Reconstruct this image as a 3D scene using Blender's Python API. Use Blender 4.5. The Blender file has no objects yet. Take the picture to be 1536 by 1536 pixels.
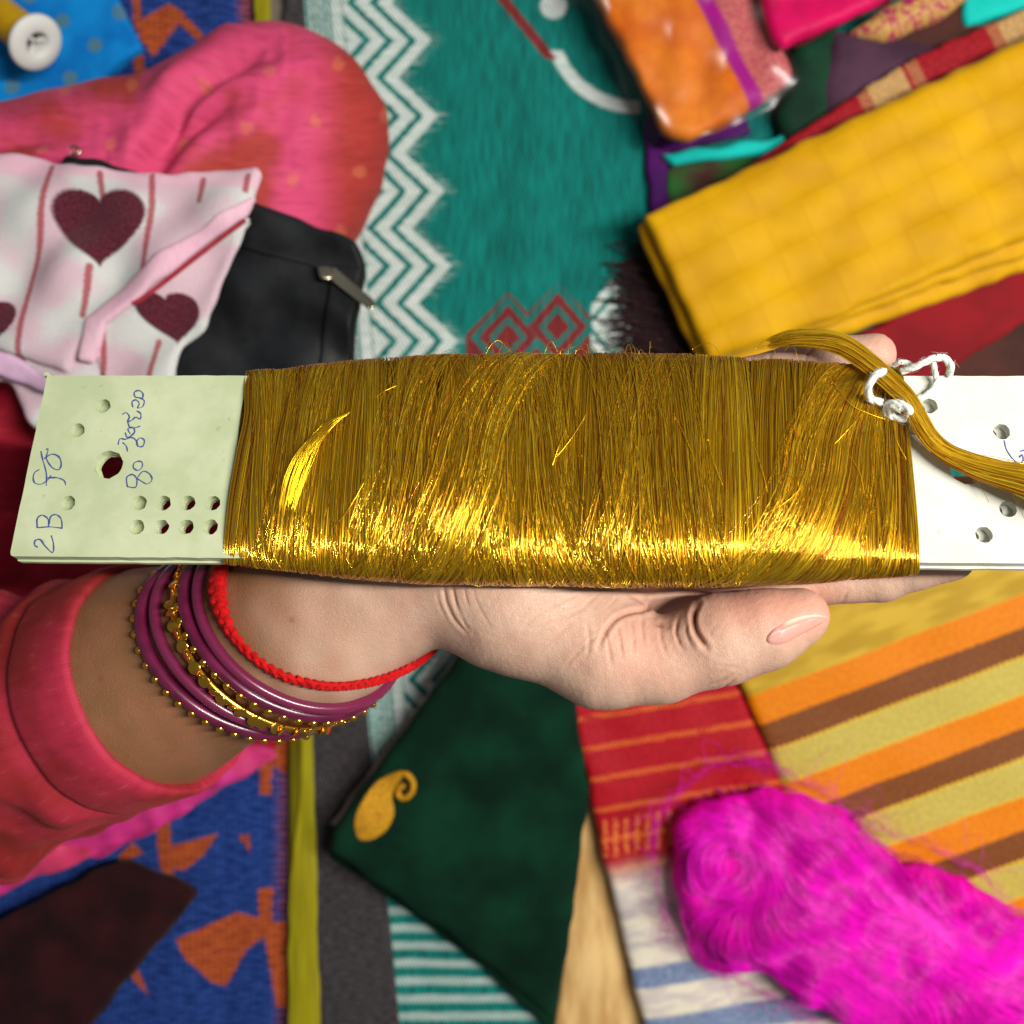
import bpy, math, random
import numpy as np
from mathutils import Vector, Matrix, noise as mnoise
from mathutils.geometry import delaunay_2d_cdt
from mathutils.bvhtree import BVHTree

random.seed(7); RNG = np.random.default_rng(7)
SC = bpy.context.scene
COL = SC.collection

# ------------------------------------------------------------------ camera, world, light, exposure
CAMH = 0.75
FOV = math.radians(50)
KPX = 2 * math.tan(FOV / 2) / 1536.0
cam_d = bpy.data.cameras.new('camera'); cam = bpy.data.objects.new('camera', cam_d); COL.objects.link(cam)
cam.location = (0, 0, CAMH); cam_d.sensor_width = 36; cam_d.angle = FOV
cam_d.clip_start = 0.01; cam_d.clip_end = 50
cam_d.dof.use_dof = True; cam_d.dof.focus_distance = 0.372; cam_d.dof.aperture_fstop = 9.0
SC.camera = cam

world = bpy.data.worlds.new('World'); SC.world = world; world.use_nodes = True
bg = world.node_tree.nodes['Background']
bg.inputs[0].default_value = (0.96, 0.97, 1.0, 1); bg.inputs[1].default_value = 0.15

def area(name, loc, target, size, size_y, power, col):
    l = bpy.data.lights.new(name, 'AREA'); l.shape = 'RECTANGLE'; l.size = size; l.size_y = size_y
    l.energy = power; l.color = col
    o = bpy.data.objects.new(name, l); COL.objects.link(o); o.location = loc
    z = (Vector(loc) - Vector(target)).normalized(); x = Vector((0, 1, 0)).cross(z).normalized(); y = z.cross(x)
    o.rotation_euler = Matrix((x, y, z)).transposed().to_euler()      # long side of the tube along the world's x
    return o
area('tube_lamp', (0.70, 0.10, 1.27), (0.15, 0.0, 0.3), 0.8, 0.03, 26, (1.0, 0.955, 0.88))

vs = SC.view_settings
vs.view_transform = 'Standard'; vs.look = 'None'; vs.exposure = 0.0; vs.gamma = 1.0; vs.use_curve_mapping = False

# ------------------------------------------------------------------ helpers: coordinates and meshes
def P(px, py, z):
    s = (CAMH - z) * KPX
    return Vector(((px - 768) * s, (768 - py) * s, z))
def PN(px, py, z):
    s = (CAMH - z) * KPX
    return np.stack([(px - 768) * s, (768 - py) * s, z + 0 * px], -1)
def to_px(v):
    s = (CAMH - v[..., 2]) * KPX
    return v[..., 0] / s + 768, 768 - v[..., 1] / s
def lin(r, g, b, k=1.0):
    f = lambda c: ((c / 255 + 0.055) / 1.055) ** 2.4 if c > 10 else c / 255 / 12.92
    return (f(r) * k, f(g) * k, f(b) * k, 1.0)

def np_mesh(name, V, quads=None, tris=None, uv=None, col=None, smooth=True):
    me = bpy.data.meshes.new(name)
    V = np.asarray(V, np.float32)
    me.vertices.add(len(V)); me.vertices.foreach_set('co', V.ravel())
    parts, tot = [], []
    if quads is not None and len(quads): parts.append(np.asarray(quads, np.int32).ravel()); tot.append(np.full(len(quads), 4, np.int32))
    if tris is not None and len(tris): parts.append(np.asarray(tris, np.int32).ravel()); tot.append(np.full(len(tris), 3, np.int32))
    li = np.concatenate(parts); lt = np.concatenate(tot)
    me.loops.add(len(li)); me.loops.foreach_set('vertex_index', li)
    me.polygons.add(len(lt))
    ls = np.concatenate([[0], np.cumsum(lt)[:-1]]).astype(np.int32)
    me.polygons.foreach_set('loop_start', ls); me.polygons.foreach_set('loop_total', lt)
    if uv is not None:
        ul = me.uv_layers.new(name='UVMap')
        ul.data.foreach_set('uv', np.asarray(uv, np.float32)[li].ravel())
    if col is not None:
        a = me.color_attributes.new('Col', 'FLOAT_COLOR', 'POINT')
        a.data.foreach_set('color', np.asarray(col, np.float32).ravel())
    me.update(calc_edges=True)
    me.polygons.foreach_set('use_smooth', np.full(len(lt), bool(smooth)))
    me.validate(); me.update()
    return me

def link(name, me, mat=None, parent=None):
    o = bpy.data.objects.new(name, me); COL.objects.link(o)
    if mat and not me.materials: me.materials.append(mat)
    if parent: o.parent = parent
    return o
def tag(o, label, cat, group=None, kind=None):
    if label: o['label'] = label
    if cat: o['category'] = cat
    if group: o['group'] = group
    if kind: o['kind'] = kind
    return o
def thing(name, label, cat, loc=(0, 0, 0), group=None):
    o = bpy.data.objects.new(name, None); COL.objects.link(o); o.empty_display_size = 0.01
    return tag(o, label, cat, group)

def catmull(pts, n=8, closed=False):
    p = np.asarray(pts, float); N = len(p); out = []
    for i in range(N if closed else N - 1):
        g = (lambda j: p[j % N]) if closed else (lambda j: p[min(max(j, 0), N - 1)])
        p0, p1, p2, p3 = g(i - 1), g(i), g(i + 1), g(i + 2)
        for t in np.linspace(0, 1, n, endpoint=False):
            out.append(0.5 * (2 * p1 + (p2 - p0) * t + (2 * p0 - 5 * p1 + 4 * p2 - p3) * t * t + (3 * p1 - p0 - 3 * p2 + p3) * t ** 3))
    if not closed: out.append(p[-1])
    return np.array(out)

def strands(paths, rad, nside=3, uv=True):
    """paths [N,K,3]; rad scalar, [N], [K] or [N,K] -> one mesh data tuple of thin tubes"""
    paths = np.asarray(paths, float); N, K, _ = paths.shape
    rad = np.asarray(rad, float)
    if rad.ndim == 0: rad = np.full((N, K), rad)
    elif rad.ndim == 1: rad = np.repeat(rad[:, None], K, 1) if len(rad) == N and N != K else np.repeat(rad[None], N, 0)
    T = np.gradient(paths, axis=1); T /= np.linalg.norm(T, axis=2, keepdims=True) + 1e-12
    ref = np.zeros_like(T); ref[..., 0] = 1
    alt = np.abs((T * ref).sum(2)).mean(1) > 0.8
    ref[alt] = (0, 0, 1.0)
    A = np.cross(T, ref); A /= np.linalg.norm(A, axis=2, keepdims=True) + 1e-12
    B = np.cross(T, A)
    ang = np.arange(nside) * 2 * np.pi / nside
    V = paths[:, :, None, :] + rad[:, :, None, None] * (A[:, :, None, :] * np.cos(ang)[:, None] + B[:, :, None, :] * np.sin(ang)[:, None])
    idx = np.arange(N * K * nside).reshape(N, K, nside)
    nx = np.roll(idx, -1, axis=2)
    Q = np.stack([idx[:, :-1], idx[:, 1:], nx[:, 1:], nx[:, :-1]], -1).reshape(-1, 4)
    u = np.repeat(np.repeat(RNG.random(N)[:, None], K, 1)[:, :, None], nside, 2)
    w = np.repeat(np.repeat(np.linspace(0, 1, K)[None], N, 0)[:, :, None], nside, 2)
    return V.reshape(-1, 3), Q, np.stack([u, w], -1).reshape(-1, 2)
def tube(name, pts, rad, mat, parent=None, n=10, closed=False):
    p = np.asarray([tuple(q) for q in pts], float)
    if closed: p = np.vstack([p, p[:1]])
    V, Q, uv = strands(p[None], np.full(len(p), rad) if np.ndim(rad) == 0 else np.asarray(rad)[None], n)
    tr = []
    if not closed:
        K = len(p); V = np.vstack([V, p[0], p[-1]]); uv = np.vstack([uv, [0, 0], [0, 1]])
        for i in range(n):
            tr.append((K * n, (i + 1) % n, i)); tr.append((K * n + 1, (K - 1) * n + i, (K - 1) * n + (i + 1) % n))
    return link(name, np_mesh(name, V, Q, tr, uv=uv), mat, parent)

# ------------------------------------------------------------------ helpers: node expressions
NT = None
class X:
    def __init__(s, sock): s.s = sock
    def _o(s, op, b=None, rev=False):
        n = NT.nodes.new('ShaderNodeMath'); n.operation = op
        a, b = (b, s) if rev else (s, b)
        for i, v in enumerate((a, b)):
            if v is None: continue
            if isinstance(v, X): NT.links.new(v.s, n.inputs[i])
            else: n.inputs[i].default_value = float(v)
        return X(n.outputs[0])
    def __add__(s, b): return s._o('ADD', b)
    __radd__ = __add__
    def __sub__(s, b): return s._o('SUBTRACT', b)
    def __rsub__(s, b): return s._o('SUBTRACT', b, True)
    def __mul__(s, b): return s._o('MULTIPLY', b)
    __rmul__ = __mul__
    def __truediv__(s, b): return s._o('DIVIDE', b)
    def abs(s): return s._o('ABSOLUTE')
    def fract(s): return s._o('FRACT')
    def floor(s): return s._o('FLOOR')
    def sin(s): return s._o('SINE')
    def sqrt(s): return s._o('SQRT')
    def max(s, b): return s._o('MAXIMUM', b)
    def min(s, b): return s._o('MINIMUM', b)
    def pw(s, b): return s._o('POWER', b)
    def ss(s, a, b, lo=0.0, hi=1.0):
        n = NT.nodes.new('ShaderNodeMapRange'); n.interpolation_type = 'SMOOTHSTEP'
        NT.links.new(s.s, n.inputs['Value'])
        n.inputs['From Min'].default_value = a; n.inputs['From Max'].default_value = b
        n.inputs['To Min'].default_value = lo; n.inputs['To Max'].default_value = hi
        return X(n.outputs[0])
    def band(s, a, b, w=2.0): return s.ss(a - w, a + w) * (1 - s.ss(b - w, b + w))
    def tri(s, per, ph=0.0):     # 0..1 triangle wave
        return (((s - ph) / per).fract() * 2 - 1).abs()
def uvpx():
    n = NT.nodes.new('ShaderNodeTexCoord'); sp = NT.nodes.new('ShaderNodeSeparateXYZ')
    NT.links.new(n.outputs['UV'], sp.inputs[0])
    return X(sp.outputs[0]) * 1000, X(sp.outputs[1]) * 1000
def vec(x, y, z=0.0):
    n = NT.nodes.new('ShaderNodeCombineXYZ')
    for i, v in enumerate((x, y, z)):
        if isinstance(v, X): NT.links.new(v.s, n.inputs[i])
        else: n.inputs[i].default_value = v
    return n.outputs[0]
def objco():
    n = NT.nodes.new('ShaderNodeTexCoord'); return n.outputs['Object']
def noise(v, scale=1.0, detail=3.0, rough=0.5):
    n = NT.nodes.new('ShaderNodeTexNoise'); NT.links.new(v, n.inputs['Vector'])
    n.inputs['Scale'].default_value = scale; n.inputs['Detail'].default_value = detail; n.inputs['Roughness'].default_value = rough
    return X(n.outputs[0])
def mix(f, a, b):
    n = NT.nodes.new('ShaderNodeMix'); n.data_type = 'RGBA'
    if isinstance(f, X): NT.links.new(f.s, n.inputs[0])
    else: n.inputs[0].default_value = f
    for k, v in ((6, a), (7, b)):
        if isinstance(v, (tuple, list)): n.inputs[k].default_value = v
        else: NT.links.new(v, n.inputs[k])
    return n.outputs[2]
def attr(name='Col'):
    n = NT.nodes.new('ShaderNodeAttribute'); n.attribute_name = name; return n.outputs['Color']
def material(name, fn=None, color=None, rough=0.8, metallic=0.0, sheen=0.0, sss=0.0, spec=0.14, bump=0.3, bdist=0.001, coat=0.0, aniso=0.0, sheen_tint=(1, 1, 1, 1)):
    """fn() -> (color, bump height or None, roughness or None) built in the node tree"""
    global NT
    m = bpy.data.materials.new(name); m.use_nodes = True; NT = m.node_tree
    b = NT.nodes['Principled BSDF']
    b.inputs['Roughness'].default_value = rough; b.inputs['Metallic'].default_value = metallic
    b.inputs['Specular IOR Level'].default_value = spec
    b.inputs['Sheen Weight'].default_value = sheen * .15; b.inputs['Sheen Tint'].default_value = sheen_tint
    b.inputs['Coat Weight'].default_value = coat; b.inputs['Coat Roughness'].default_value = .12
    if sss:
        b.inputs['Subsurface Weight'].default_value = sss; b.inputs['Subsurface Radius'].default_value = (1.0, 0.35, 0.2)
        b.inputs['Subsurface Scale'].default_value = 0.004
    if color: b.inputs['Base Color'].default_value = color
    if fn:
        r = fn(); r = r if isinstance(r, tuple) and len(r) == 3 and not isinstance(r[0], float) else (r, None, None)
        c, h, ro = r
        if isinstance(c, (tuple, list)): b.inputs['Base Color'].default_value = c
        elif c is not None: NT.links.new(c, b.inputs['Base Color'])
        if h is not None:
            bp = NT.nodes.new('ShaderNodeBump'); bp.inputs['Strength'].default_value = bump; bp.inputs['Distance'].default_value = bdist
            NT.links.new(h.s, bp.inputs['Height']); NT.links.new(bp.outputs[0], b.inputs['Normal'])
        if ro is not None: NT.links.new(ro.s, b.inputs['Roughness'])
    return m

def weave(u, v, pu=5.0, pv=5.0):
    return (u * (2 * math.pi / pu)).sin() * 0.5 + (v * (2 * math.pi / pv)).sin() * 0.5
def vary(c, n, amt=0.25):
    """cloth colour with a little worn variation"""
    d = tuple(x * (1 - amt) for x in c[:3]) + (1,)
    l = tuple(min(1, x * (1 + amt * 0.6)) for x in c[:3]) + (1,)
    return mix(n.ss(0.3, 0.7), d, l)

# ------------------------------------------------------------------ helpers: sheets of cloth, implicit surfaces
def nz(x, y, sc, seed=0):
    """cheap smooth numpy noise, about -1..1"""
    r = np.random.default_rng(seed); o = np.zeros_like(np.asarray(x, float))
    for k in range(7):
        a = r.random() * 6.283; f = (0.6 + 1.6 * r.random()) * 6.283 / sc
        o = o + np.sin((np.cos(a) * x + np.sin(a) * y) * f + r.random() * 6.283)
    return o / 3.2
def seg_dist(px, py, poly, closed=True):
    d = np.full(px.shape, 1e9); n = len(poly)
    for i in range(n if closed else n - 1):
        a = poly[i]; b = poly[(i + 1) % n]; ab = b - a; L = (ab * ab).sum() + 1e-12
        t = np.clip(((px - a[0]) * ab[0] + (py - a[1]) * ab[1]) / L, 0, 1)
        d = np.minimum(d, np.hypot(px - a[0] - t * ab[0], py - a[1] - t * ab[1]))
    return d
def inside(px, py, poly):
    c = np.zeros(px.shape, bool); n = len(poly)
    for i in range(n):
        a = poly[i]; b = poly[(i + 1) % n]
        c ^= ((a[1] > py) != (b[1] > py)) & (px < (b[0] - a[0]) * (py - a[1]) / (b[1] - a[1] + 1e-12) + a[0])
    return c
def resample(poly, sp):
    out = []; n = len(poly)
    for i in range(n):
        a = poly[i]; b = poly[(i + 1) % n]; k = max(1, int(np.hypot(*(b - a)) / sp))
        for t in range(k): out.append(a + (b - a) * t / k)
    return np.array(out)
def round_corners(poly, r):
    p = np.asarray(poly, float); n = len(p); out = []
    for i in range(n):
        a, b, c = p[i - 1], p[i], p[(i + 1) % n]
        u = a - b; w = c - b; lu = np.hypot(*u); lw = np.hypot(*w); q = min(r, lu * .45, lw * .45)
        s, e = b + u / lu * q, b + w / lw * q
        for t in np.linspace(0, 1, 5): out.append((1 - t) ** 2 * s + 2 * t * (1 - t) * b + t * t * e)
    return np.array(out)
def sheet_mesh(name, outline, zt, thick, er=None, sp=14.0, rc=8.0, zref=None, wob=2.0, seed=1, edge_pow=0.5):
    """a body of cloth seen from above: outline in the plane of height zref (photo scale), top height zt (number or function), rounded rim"""
    zf = zt if callable(zt) else (lambda x, y: zt + 0 * x)
    op = np.asarray(outline, float); c0 = op.mean(0)
    if zref is None: zref = float(np.mean(zf(op[:, 0], op[:, 1])))
    mm = (CAMH - zref) * KPX
    if er is None: er = thick * 0.5
    B = resample(round_corners(op, rc), sp * 0.7)
    B = B + np.stack([nz(B[:, 0], B[:, 1], 90, seed), nz(B[:, 0], B[:, 1], 90, seed + 50)], 1) * wob
    nB = len(B); rpx = er / mm
    pts = [B]
    tg = np.roll(B, -1, 0) - np.roll(B, 1, 0); nrm = np.stack([-tg[:, 1], tg[:, 0]], 1); nrm /= np.linalg.norm(nrm, axis=1, keepdims=True) + 1e-9
    area2 = np.sum(B[:, 0] * np.roll(B[:, 1], -1) - np.roll(B[:, 0], -1) * B[:, 1])
    if area2 < 0: nrm = -nrm
    for f in (0.08, 0.3, 0.65, 1.05):
        q = B + nrm * rpx * f
        ok = inside(q[:, 0], q[:, 1], B) & (seg_dist(q[:, 0], q[:, 1], B) > rpx * f * 0.85)
        pts.append(q[ok])
    x0, y0 = B.min(0); x1, y1 = B.max(0)
    gx, gy = np.meshgrid(np.arange(x0, x1, sp), np.arange(y0, y1, sp)); gx = gx + (np.arange(gx.shape[0]) % 2)[:, None] * sp / 2
    g = np.stack([gx.ravel(), gy.ravel()], 1)
    ok = inside(g[:, 0], g[:, 1], B); g = g[ok]; g = g[seg_dist(g[:, 0], g[:, 1], B) > rpx * 1.15 + sp * 0.3]
    pts.append(g)
    A = np.vstack(pts)
    r = delaunay_2d_cdt([Vector(p) for p in A], [(i, (i + 1) % nB) for i in range(nB)], [], 1, 1e-5)
    vv = np.array([(v.x, v.y) for v in r[0]]); F = [f for f in r[2]]
    bset = [None] * nB
    for i, orig in enumerate(r[3]):
        for o in orig:
            if o < nB: bset[o] = i
    d = seg_dist(vv[:, 0], vv[:, 1], B)
    q = np.clip(d / rpx, 0, 1)
    z = zf(vv[:, 0], vv[:, 1]) - er * (1 - np.sqrt(np.clip(1 - (1 - q) ** 2, 0, 1)))
    V = np.stack([(vv[:, 0] - 768) * mm, (768 - vv[:, 1]) * mm, z], 1)
    n0 = len(V)
    rim = [b for b in bset if b is not None]
    Vb = V[rim].copy(); zt_r = zf(vv[rim][:, 0], vv[rim][:, 1])
    inn = nrm[[i for i, b in enumerate(bset) if b is not None]] * np.array([1, -1]) * mm
    Vb1 = Vb.copy(); Vb1[:, 2] = zt_r - max(thick - er, er * 1.02)
    Vb2 = Vb.copy(); Vb2[:, 2] = zt_r - thick; Vb2[:, :2] += inn * rpx * 0.5
    m = len(rim); V = np.vstack([V, Vb1, Vb2])
    uv = np.vstack([vv, vv[rim], vv[rim]]) / 1000.0
    quads = []
    for i in range(m):
        j = (i + 1) % m
        quads.append((rim[i], rim[j], n0 + j, n0 + i)); quads.append((n0 + i, n0 + j, n0 + m + j, n0 + m + i))
    V = np.vstack([V, V[n0 + m:].mean(0)]); uv = np.vstack([uv, c0 / 1000]); cidx = len(V) - 1
    tris = [tuple(f) for f in F if len(f) == 3] + [(n0 + m + i, n0 + m + (i + 1) % m, cidx) for i in range(m)]
    me = np_mesh(name, V, np.array(quads), np.array(tris), uv=uv)
    import bmesh
    bm = bmesh.new(); bm.from_mesh(me); bmesh.ops.recalc_face_normals(bm, faces=bm.faces); bm.to_mesh(me); bm.free()
    return me
def sheet(name, outline, zt, thick, mat, parent=None, **k):
    return link(name, sheet_mesh(name, outline, zt, thick, **k), mat, parent)
def folded(name, label, cat, outline, z0, layers, mats, seed=0, spread=5.0, group=None, top_fn=None, sp=14, parts=('fold',), wob=2.0, rc=10, shift=(0, 0)):
    """a folded cloth: a stack of doubled layers, each a part"""
    t = thing(name, label, cat, group=group)
    o = np.asarray(outline, float); c = o.mean(0); z = z0; r = np.random.default_rng(seed)
    for i, h in enumerate(layers):
        z += h
        top = i == len(layers) - 1
        k = 0 if top else 1
        oo = c + (o - c) * (1 + k * r.uniform(-.004, .012)) + k * r.uniform(-spread, spread, 2) + np.array(shift) * (len(layers) - 1 - i) + k * r.uniform(-spread * .4, spread * .4, o.shape)
        zz = z
        f = (lambda x, y, zz=zz: zz + 0.0012 * nz(x, y, 160, seed + 3)) if not top_fn else (lambda x, y, zz=zz, top=top: zz + top_fn(x, y) * (1 if top else 1))
        sheet('fold', oo, f, h * 1.02, mats[min(i, len(mats) - 1)], t, seed=seed + i, sp=sp, wob=wob, rc=rc, er=min(h * .5, .006), zref=z)
    return t

def surface_nets(D, org, h):
    s = D < 0
    nx, ny, nz_ = D.shape
    cs = np.zeros((nx - 1, ny - 1, nz_ - 1), np.int16)
    for i in (0, 1):
        for j in (0, 1):
            for k in (0, 1): cs += s[i:nx - 1 + i, j:ny - 1 + j, k:nz_ - 1 + k]
    act = (cs > 0) & (cs < 8)
    ids = -np.ones(act.shape, np.int64); I = np.argwhere(act); ids[act] = np.arange(len(I))
    acc = np.zeros((len(I), 3)); cnt = np.zeros(len(I))
    cor = [(i, j, k) for i in (0, 1) for j in (0, 1) for k in (0, 1)]
    for a in cor:
        for ax in range(3):
            if a[ax]: continue
            b = list(a); b[ax] = 1
            da = D[I[:, 0] + a[0], I[:, 1] + a[1], I[:, 2] + a[2]]; db = D[I[:, 0] + b[0], I[:, 1] + b[1], I[:, 2] + b[2]]
            x = (da < 0) != (db < 0)
            t = np.where(x, da / np.where(x, da - db, 1), 0)
            p = np.array(a, float)[None] + np.zeros((len(I), 3)); p[:, ax] += t
            acc[x] += p[x]; cnt += x
    V = (I + acc / cnt[:, None]) * h + org
    Q = []
    for ax in range(3):
        b1, b2 = [(1, 2), (2, 0), (0, 1)][ax]
        sl0 = [slice(None)] * 3; sl1 = [slice(None)] * 3
        sl0[ax] = slice(0, -1); sl1[ax] = slice(1, None)
        fl = (s[tuple(sl0)] != s[tuple(sl1)])
        E = np.argwhere(fl)
        E = E[(E[:, b1] > 0) & (E[:, b2] > 0) & (E[:, b1] < D.shape[b1] - 1) & (E[:, b2] < D.shape[b2] - 1)]
        o1 = np.zeros(3, int); o1[b1] = 1; o2 = np.zeros(3, int); o2[b2] = 1
        g = lambda e: ids[e[:, 0], e[:, 1], e[:, 2]]
        q = np.stack([g(E), g(E - o1), g(E - o1 - o2), g(E - o2)], 1)
        flip = s[E[:, 0], E[:, 1], E[:, 2]]
        q[flip] = q[flip][:, ::-1]
        Q.append(q)
    Q = np.vstack(Q); Q = Q[(Q >= 0).all(1)]
    return V, Q[:, ::-1]
class SDF:
    def __init__(s, lo, hi, h):
        s.lo = np.array(lo); s.h = h; s.n = np.ceil((np.array(hi) - s.lo) / h).astype(int) + 1
        s.D = np.full(s.n, 0.03, np.float32)
    def cone(s, a, b, ra, rb, k=0.006, flat=None, fl=1.0, sub=False):
        a = np.array(a); b = np.array(b); R = max(ra, rb) * max(1, fl) + 0.02
        i0 = np.clip(((np.minimum(a, b) - R - s.lo) / s.h).astype(int), 0, s.n - 1); i1 = np.clip(((np.maximum(a, b) + R - s.lo) / s.h).astype(int) + 1, 1, s.n)
        if (i1 <= i0).any(): return
        sl = tuple(slice(i, j) for i, j in zip(i0, i1))
        g = np.stack(np.meshgrid(*[s.lo[q] + s.h * np.arange(i0[q], i1[q]) for q in range(3)], indexing='ij'), -1).astype(np.float32)
        ba = b - a; L = (ba * ba).sum() + 1e-12
        t = np.clip(((g - a) @ ba) / L, 0, 1)
        q = g - a - t[..., None] * ba
        if flat is not None:
            n = np.array(flat, float); n /= np.linalg.norm(n)
            q = q + (1 / fl - 1) * (q @ n)[..., None] * n
        d = np.linalg.norm(q, axis=-1) - (ra + (rb - ra) * t)
        if flat is not None and fl < 1: d = d * (0.5 + 0.5 * fl)
        cur = s.D[sl]
        h = np.maximum(k - np.abs(cur - d), 0) / k
        s.D[sl] = np.minimum(cur, d) - h * h * k / 4
    def merge(s, o, k):
        h = np.maximum(k - np.abs(s.D - o.D), 0) / k
        s.D = np.minimum(s.D, o.D) - h * h * k / 4
    def mesh(s): return surface_nets(s.D, s.lo, s.h)
def vnormals(V, Q):
    n = np.zeros_like(V); fn = np.cross(V[Q[:, 2]] - V[Q[:, 0]], V[Q[:, 3]] - V[Q[:, 1]])
    for i in range(4): np.add.at(n, Q[:, i], fn)
    return n / (np.linalg.norm(n, axis=1, keepdims=True) + 1e-12)
def smooth_v(V, Q, it=2, lam=0.5):
    for _ in range(it):
        s = np.zeros_like(V); c = np.zeros(len(V))
        for a, b in ((0, 1), (1, 2), (2, 3), (3, 0)):
            np.add.at(s, Q[:, a], V[Q[:, b]]); np.add.at(s, Q[:, b], V[Q[:, a]])
            np.add.at(c, Q[:, a], 1); np.add.at(c, Q[:, b], 1)
        V = V + lam * (s / np.maximum(c, 1)[:, None] - V)
    return V
def subdivide(V, Q):
    """split every quad in four"""
    e = np.concatenate([Q[:, [0, 1]], Q[:, [1, 2]], Q[:, [2, 3]], Q[:, [3, 0]]]); e.sort(1)
    key, inv = np.unique(e[:, 0].astype(np.int64) * len(V) + e[:, 1], return_inverse=True)
    ev = np.stack([key // len(V), key % len(V)], 1)
    n = len(V); m = len(Q)
    E = V[ev].mean(1); Fc = V[Q].mean(1)
    VV = np.vstack([V, E, Fc]); ie = n + inv.reshape(4, m).T; ifc = n + len(E) + np.arange(m)
    out = np.concatenate([np.stack([Q[:, i], ie[:, i], ifc, ie[:, (i - 1) % 4]], 1) for i in range(4)])
    return VV, out

#===SECTION setting
# ------------------------------------------------------------------ setting: floor and rugs
m_floor = material('floor_tile', lambda: (vary(lin(150, 140, 125, .6), noise(objco(), 30), .3), noise(objco(), 200), None), rough=.5)
V = np.array([(-1.2, -1.2, 0), (1.2, -1.2, 0), (1.2, 1.2, 0), (-1.2, 1.2, 0)])
tag(link('floor', np_mesh('floor', V, [(0, 1, 2, 3)], smooth=False), m_floor), None, None, kind='structure')

def poly_mask(px, py, poly, soft=3.0):
    """convex polygon, clockwise on the picture, as 0..1"""
    p = np.array(poly, float); c = p.mean(0); r = None
    for i in range(len(p)):
        a = p[i]; b = p[(i + 1) % len(p)]; n = np.array([b[1] - a[1], a[0] - b[0]]); n /= np.hypot(*n) + 1e-9
        if (c - a) @ n > 0: n = -n
        d = px * float(n[0]) + py * float(n[1]) - float(a @ n)
        r = d if r is None else r.max(d)
    return r.ss(-soft, soft, 1.0, 0.0)

BLUE_MOTIFS = [
    [(200, -30), (212, -30), (216, 40), (205, 45)], [(205, 40), (258, 10), (282, 28), (232, 90), (214, 62)], [(268, 20), (288, 34), (312, 62), (300, 66), (276, 44)],
    [(204, 86), (220, 88), (222, 124), (206, 120)],
    [(236, 1222), (258, 1220), (264, 1315), (244, 1300)], [(250, 1268), (330, 1246), (312, 1275), (282, 1302), (262, 1300)], [(180, 1284), (202, 1260), (220, 1276), (186, 1290)],
    [(362, 1250), (378, 1248), (376, 1275)],
    [(268, 1404), (360, 1364), (425, 1382), (372, 1420), (282, 1436)], [(282, 1434), (372, 1418), (342, 1476), (322, 1470)], [(390, 1330), (412, 1326), (410, 1380), (392, 1384)], [(395, 1376), (440, 1380), (440, 1505), (418, 1505)],
    [(195, 1440), (214, 1455), (224, 1488), (206, 1470)], [(140, 1495), (155, 1488), (150, 1515), (134, 1512)],
    [(392, 1075), (450, 1060), (450, 1170), (400, 1140)], [(392, 1140), (412, 1140), (408, 1190), (392, 1188)],
    [(60, -60), (90, -60), (90, -20), (60, -20)], [(-60, 1240), (-20, 1230), (10, 1300), (-40, 1330)],
]
def f_blue():
    px, py = uvpx()
    jag = noise(vec(px * 0.02, py * 0.16), 1.0, 2) * 14 - 7
    x = px + jag
    m = None
    for pl in BLUE_MOTIFS:
        q = poly_mask(x, py, pl, 2.5); m = q if m is None else m.max(q)
    ed = x.ss(352, 372) * ((py / 9).fract()).ss(.35, .5)
    m = m.max(ed * (1 - py.ss(560, 640)))
    m = m.max(x.ss(405, 440) * ((py / 10).fract()).ss(.4, .55) * py.ss(900, 1000))
    n = noise(vec(px * .05, py * .2), 1.0, 4)
    blue = mix(n.ss(.35, .65), lin(22, 52, 122, .85), lin(48, 82, 165, .9))
    orange = mix(n.ss(.35, .65), lin(170, 74, 32, .9), lin(206, 98, 46, .95))
    c = mix(m, blue, orange)
    h = ((py + px * .35) * (2 * math.pi / 7)).sin() + ((px) * (2 * math.pi / 9)).sin() * .6
    c = mix((h * .5 + .5).ss(.0, 1.0) * .35, c, lin(20, 24, 60, .6))
    return c, h, None
m_blue_rug = material('blue_weave', f_blue, rough=.95, sheen=.15, bump=.5, bdist=.0012)

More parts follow.
